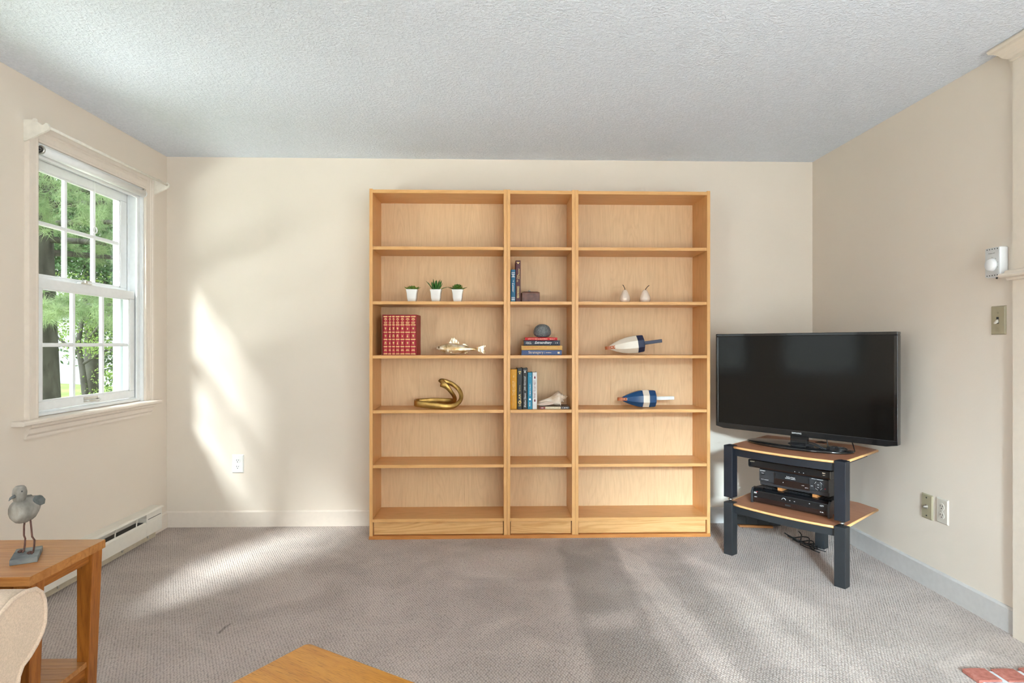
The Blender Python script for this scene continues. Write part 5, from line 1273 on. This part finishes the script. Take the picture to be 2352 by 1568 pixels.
MB().loft([[(-0.034, 0.006 * math.cos(a), HZ - 0.004 + 0.0045 * math.sin(a)) for a in np.linspace(0, 2 * PI, 9)[:-1]], [(-0.046, 0.0035 * math.cos(a), HZ - 0.008 + 0.0028 * math.sin(a)) for a in np.linspace(0, 2 * PI, 9)[:-1]], [(-0.050, 0.0006 * math.cos(a), HZ - 0.0125 + 0.0006 * math.sin(a)) for a in np.linspace(0, 2 * PI, 9)[:-1]]]).xf(BM).build('beak', M_WSLATE, bd)
for sy in (-1, 1):
    MB().ell((-0.026, sy * 0.0150, HZ + 0.006), 0.002, 0.001, 0.002, 10, 6).xf(BM).build('eye', M_DARK, bd)
    wing = [(0.000, BZ + 0.020), (0.012, BZ + 0.030), (0.026, BZ + 0.029), (0.036, BZ + 0.018), (0.034, BZ + 0.006), (0.022, BZ + 0.004), (0.010, BZ + 0.008)]
    MB().loft([[(x, sy * 0.014, z) for x, z in wing], [(x * 0.95, sy * 0.024, 0.92 * (z - BZ - 0.015) + BZ + 0.015) for x, z in wing], [(0.018 + (x - 0.018) * 0.5, sy * 0.0265, 0.5 * (z - BZ - 0.017) + BZ + 0.016) for x, z in wing]], True, True, False).xf(BM).build('wing', M_WSLATE if sy < 0 else M_WGREY, bd, 0.001)
for y, dx, dy0 in ((-0.020, 0.0, -0.012), (0.016, 0.004, 0.010)):
    MB().tube([(0.000 + dx, dy0, BZ - 0.024), (-0.001 + dx, (dy0 + y) / 2, 0.075), (0.000 + dx, y * 0.9, 0.052), (0.005 + dx, y, 0.043), (0.004 + dx, y, 0.028), (0.001 + dx, y, 0.0135)], 0.0023, 8).xf(BM).build('leg', M_RUST, bd)
    for t in (-0.7, 0.0, 0.7):
        MB().tube([(0.001 + dx, y, 0.0150), (-0.006 * math.cos(t) + dx, y + 0.007 * math.sin(t), 0.0168), (-0.013 * math.cos(t) + dx, y + 0.013 * math.sin(t), 0.0145)], [0.0025, 0.0028, 0.0018], 7).xf(BM).build('toe', M_RUST, bd)

# ------------------------------------------------------------------ sofa corner (bottom left)
M_FAB = fabric('oatmeal_linen', (0.60, 0.455, 0.345))
sf = thing('sofa', 'oatmeal linen sofa with a rolled piped back in the bottom left corner', 'sofa', (0.50, -2.60, 0.0))
# section of the rolled back in (y, z), y local to the sofa
prof = [(0.050, 0.0), (0.052, 0.30), (0.054, 0.40), (0.060, 0.442), (0.070, 0.459), (0.091, 0.470), (0.110, 0.485), (0.126, 0.502), (0.134, 0.521), (0.136, 0.545), (0.133, 0.572), (0.124, 0.592), (0.108, 0.606),
        (0.078, 0.612), (0.044, 0.609), (0.010, 0.592), (-0.030, 0.565), (-0.075, 0.525), (-0.110, 0.48), (-0.135, 0.42), (-0.14, 0.0)]
MB().prism(prof, 'x', -0.46, 0.548, True).build('back', M_FAB, sf)
pip = [(0.5485, a, b_) for a, b_ in prof[1:20]]
MB().tube(pip, 0.0045, 8).build('piping', M_FAB, sf)
MB().box(-0.33, 0.41, -0.80, -0.138, 0.08, 0.30).build('seat_base', M_FAB, sf, 0.02)
MB().box(-0.325, 0.415, -0.82, -0.142, 0.30, 0.43).build('seat_cushion', M_FAB, sf, 0.04, 4)
for x0, x1 in ((-0.46, -0.33), (0.42, 0.545)): MB().box(x0, x1, -0.80, -0.142, 0.0, 0.56).build('arm', M_FAB, sf, 0.03, 4)

# ------------------------------------------------------------------ oak coffee table (bottom centre)
M_OAK = wood('golden_oak', (0.56, 0.255, 0.050), (0.40, 0.150, 0.022), 'X', 0.28, 4, pores=0.42)
ct = thing('coffee_table', 'golden oak coffee table with its corner at the bottom edge', 'table', (1.592, -2.364, 0.0), R(-32.6))
# local: corner at the origin; long side along +x (towards lower right), short side along -y
def rr_outline(w_, d_, r_, n=6):
    out = []
    for cx_, cy_, a0 in ((w_ - r_, -r_, 0), (r_, -r_, 90), (r_, -d_ + r_, 180), (w_ - r_, -d_ + r_, 270)):
        for k in range(n + 1): out.append((cx_ + r_ * math.cos(R(a0 + 90 * k / n)), cy_ + r_ * math.sin(R(a0 + 90 * k / n))))
    return out
MB().prism(rr_outline(1.10, 0.58, 0.014), 'z', 0.392, 0.420).build('top', M_OAK, ct, 0.003)
for x in (0.05, 0.99):
    for y in (-0.11, -0.53): box('leg', M_OAK, ct, x, x + 0.06, y, y + 0.06, 0.0, 0.392, 0.003)
for y in (-0.075, -0.525): box('long_apron', M_OAK, ct, 0.11, 0.99, y, y + 0.02, 0.32, 0.392, 0.001)
for x in (0.07, 1.01): box('short_apron', M_OAK, ct, x, x + 0.02, -0.47, -0.11, 0.32, 0.392, 0.001)

# ------------------------------------------------------------------ outside: lawn, pine, leafy trees, bush
M_LAWN = ramped('lawn_grass', [(0.3, (0.17, 0.26, 0.06)), (0.6, (0.32, 0.36, 0.13)), (0.8, (0.42, 0.36, 0.20))], 0.6, 5, 0.9)
structure(MB().add([(-40, -14, -0.6), (-0.3, -14, -0.45), (-0.3, 14, -0.45), (-9.0, 17.5, -0.43), (-18.0, 22.5, -0.43), (-40, 24, -0.5)], [(0, 1, 2, 3, 4, 5)]).build('ground', M_LAWN))
M_BARK = ramped('grey_pine_bark', [(0.3, (0.035, 0.033, 0.028)), (0.7, (0.13, 0.125, 0.11))], 9, 6, 0.95, stretch=(1, 1, 0.35), bmp=0.9)
def leaf_material(name, c1, c2, c3):
    m, nt, b = newmat(name)
    gi = N(nt, 'ShaderNodeTexNoise', i_Scale=2.2, i_Detail=4.0); L(nt, coords(nt), gi.inputs['Vector'])
    L(nt, ramp(nt, gi.outputs[0], [(0.3, c1), (0.5, c2), (0.7, c3)]), b.inputs['Base Color'])
    b.inputs['Roughness'].default_value = 0.6; b.inputs['Specular IOR Level'].default_value = 0.2
    tr = N(nt, 'ShaderNodeBsdfTranslucent'); tr.inputs[0].default_value = (*mul(c3, 1.6), 1)
    mx = N(nt, 'ShaderNodeMixShader'); mx.inputs[0].default_value = 0.35
    L(nt, b.outputs[0], mx.inputs[1]); L(nt, tr.outputs[0], mx.inputs[2]); L(nt, mx.outputs[0], nt.nodes['Material Output'].inputs[0])
    return m
M_NEEDLE = leaf_material('pine_needles', (0.12, 0.20, 0.10), (0.21, 0.31, 0.16), (0.36, 0.44, 0.24))
M_DKLEAF = leaf_material('dark_evergreen_foliage', (0.035, 0.085, 0.04), (0.07, 0.15, 0.06), (0.13, 0.24, 0.09))
M_LTLEAF = leaf_material('light_maple_leaves', (0.12, 0.22, 0.05), (0.24, 0.38, 0.09), (0.40, 0.52, 0.16))
def mesh_np(name, V, F, mat, parent):
    me = bpy.data.meshes.new(name); me.from_pydata([tuple(v) for v in V], [], F); me.materials.append(mat)
    o = bpy.data.objects.new(name, me); COL.objects.link(o); o.parent = parent; o['kind'] = 'stuff'
    return o
def tufts(rng, centers, per, length, width):
    V = []; F = []
    for c, ax in centers:
        for _ in range(per):
            d = np.array(ax) * 0.7 + rng.normal(size=3) * 0.75; d /= np.linalg.norm(d)
            ln = length * rng.uniform(0.7, 1.1); s = np.cross(d, rng.normal(size=3)); s /= np.linalg.norm(s); s *= width
            o_ = np.array(c) + rng.normal(size=3) * 0.02
            k = len(V); V += [o_ - s, o_ + s, o_ + d * ln + np.array([0, 0, -0.02])]; F.append((k, k + 1, k + 2))
    return V, F
def leaves(rng, blobs, density, size):
    V = []; F = []
    for c, rad in blobs:
        n = int(density * rad[0] * rad[1] * rad[2] * 4.2)
        for _ in range(n):
            p = np.array(c) + np.clip(rng.normal(size=3) * 0.5, -1, 1) * np.array(rad)
            a = rng.normal(size=3); a /= np.linalg.norm(a); b_ = np.cross(a, rng.normal(size=3)); b_ /= np.linalg.norm(b_)
            s = size * rng.uniform(0.6, 1.2); k = len(V)
            V += [p - a * s, p + b_ * s * 0.5, p + a * s, p - b_ * s * 0.5]; F.append((k, k + 1, k + 2, k + 3))
    return V, F
rng = np.random.default_rng(4)
pine = thing('pine_tree', 'large pine with a thick grey trunk outside the window', 'tree', (-5.02, 5.68, -0.45))
MB().tube([(0.03, 0, 0), (0.0, 0, 0.6), (-0.02, 0.0, 1.6), (-0.05, 0.02, 2.8), (-0.06, 0.0, 4.5), (-0.05, 0.0, 7.5)], [0.40, 0.335, 0.31, 0.28, 0.24, 0.15], 18).build('trunk', M_BARK, pine)
cent = []
def pine_branch(z, az, ln, rise, n):
    ps = []
    for i in range(8):
        t = i / 7
        ps.append((ln * t * math.cos(az), ln * t * math.sin(az), z + rise * t - 0.25 * t * t * ln * 0.3))
    MB().tube(ps, [0.05 * (1 - 0.85 * i / 7) + 0.006 for i in range(8)], 7).build('branch', M_BARK, pine)
    for i in range(n):
        t = rng.uniform(0.3, 1.02); k = min(6, int(t * 7)); p = np.array(ps[k]) * (1 - (t * 7 - k)) + np.array(ps[k + 1]) * (t * 7 - k)
        side = rng.normal(size=3) * np.array([0.30, 0.30, 0.12]); q = p + side
        ax = np.array([math.cos(az), math.sin(az), 0.1]) + side * 1.4; ax /= np.linalg.norm(ax)
        cent.append((q, ax))
for z, az, ln, rise, n in [(3.4, -0.55, 3.6, -0.1, 80), (3.55, -1.0, 3.4, 0.0, 70), (3.7, -0.2, 3.0, 0.1, 60), (3.2, 0.2, 2.6, 0.0, 45), (3.9, -0.8, 3.3, 0.2, 70), (2.1, -0.3, 1.9, 0.2, 50), (1.95, -0.75, 2.2, 0.25, 55), (4.2, -0.45, 3.2, 0.3, 60), (4.0, 0.6, 2.8, 0.3, 45), (3.0, 1.0, 2.4, 0.2, 30), (3.6, 2.2, 2.6, 0.2, 30), (3.4, -2.2, 2.8, 0.2, 35), (3.0, 3.3, 2.6, 0.2, 30), (4.4, -1.4, 3.0, 0.3, 45)]:
    pine_branch(z, az, ln, rise, n)
V, F = tufts(rng, cent, 60, 0.17, 0.0035)
mesh_np('needles', V, F, M_NEEDLE, pine)

def tree(name, label, loc, trunk, blobs, mat, density, size, seed, branches=()):
    r = thing(name, label, 'tree', loc); g = np.random.default_rng(seed)
    if trunk: MB().tube(trunk[0], trunk[1], 12).build('trunk', M_BARK, r)
    for ps, rr_ in branches: MB().tube(ps, rr_, 7).build('branch', M_BARK, r)
    V, F = leaves(g, blobs, density, size); mesh_np('leaves', V, F, mat, r)
    return r
tree('evergreen_tree', 'dark leafy tree behind the pine, seen in the upper panes', (-6.1, 8.6, -0.45), ([(0, 0, 0), (0.05, 0, 1.5), (0.0, 0, 3.0), (0.05, 0, 6.0)], [0.16, 0.13, 0.11, 0.05]),
     [((-0.9, 0.1, 3.5), (0.9, 0.8, 0.8)), ((0.2, 0.0, 3.3), (0.9, 0.8, 0.9)), ((1.1, 0.0, 3.0), (0.8, 0.8, 1.2)), ((-0.3, 0.2, 4.4), (1.6, 1.0, 0.9)), ((1.5, -0.2, 1.7), (0.5, 0.5, 1.4)), ((0.2, 0.0, 2.3), (0.5, 0.5, 0.5)), ((2.3, 0.0, 2.6), (0.8, 0.8, 1.8)), ((-2.4, 0.4, 3.2), (0.9, 0.8, 1.2)), ((-0.1, 0.5, 1.95), (0.55, 0.4, 0.42)), ((0.75, 0.3, 1.9), (0.45, 0.4, 0.7)), ((0.95, 0.3, 0.9), (0.35, 0.4, 0.7)), ((-0.15, 0.4, 1.45), (0.6, 0.4, 0.3)), ((0.35, 0.4, 1.1), (0.4, 0.4, 0.5)), ((1.0, 0.6, 5.2), (2.2, 1.2, 1.0))], M_DKLEAF, 1500, 0.05, 6,
     [([(0.0, 0, 2.4), (0.5, -0.2, 2.9), (1.1, -0.3, 3.2)], [0.05, 0.035, 0.015]), ([(0, 0, 2.6), (-0.6, 0.0, 3.0), (-1.2, 0.1, 3.3)], [0.05, 0.035, 0.015]), ([(0, 0, 1.9), (0.7, 0, 2.0), (1.4, -0.1, 1.8)], [0.045, 0.03, 0.012])])
tree('maple_tree', 'small leafy tree with a thin crooked trunk behind the lower panes', (-5.62, 7.75, -0.45), ([(0.02, 0, 0), (0.0, 0, 0.6), (-0.06, 0, 1.1), (-0.14, 0, 1.6), (0.02, 0, 2.6)], [0.07, 0.06, 0.05, 0.045, 0.03]),
     [((0.30, 0, 1.55), (0.45, 0.4, 0.22)), ((-0.35, 0.1, 1.85), (0.5, 0.4, 0.26)), ((0.55, 0.1, 2.2), (0.5, 0.4, 0.3)), ((-0.2, 0.0, 2.55), (0.7, 0.5, 0.35)), ((0.5, 0.0, 1.0), (0.35, 0.3, 0.22)), ((0.95, 0.1, 1.45), (0.35, 0.3, 0.4)), ((0.1, 0.2, 2.0), (0.3, 0.3, 0.25)), ((-0.1, 0.1, 1.5), (0.35, 0.3, 0.16)), ((0.75, 0.1, 1.9), (0.4, 0.35, 0.35))], M_LTLEAF, 3200, 0.026, 7,
     [([(-0.08, 0, 1.2), (0.3, 0, 1.45), (0.75, 0.05, 1.55)], [0.03, 0.02, 0.008]), ([(-0.1, 0, 1.5), (0.3, 0, 2.0), (0.6, 0, 2.3)], [0.03, 0.02, 0.008]), ([(-0.12, 0, 1.4), (-0.5, 0, 1.7), (-0.8, 0.1, 2.0)], [0.03, 0.02, 0.008])])
tree('bush', 'light green bush on the lawn behind the lowest panes', (-5.05, 7.6, -0.45), ([(0, 0, 0), (0.05, 0, 0.4), (0.1, 0, 0.7)], [0.03, 0.025, 0.01]),
     [((0, 0, 0.50), (0.45, 0.35, 0.30)), ((0.45, 0, 0.62), (0.45, 0.35, 0.36)), ((0.85, 0, 0.75), (0.4, 0.35, 0.5)), ((-0.4, 0, 0.38), (0.3, 0.3, 0.22)), ((1.3, 0, 0.7), (0.5, 0.4, 0.5))], M_LTLEAF, 3600, 0.026, 8)
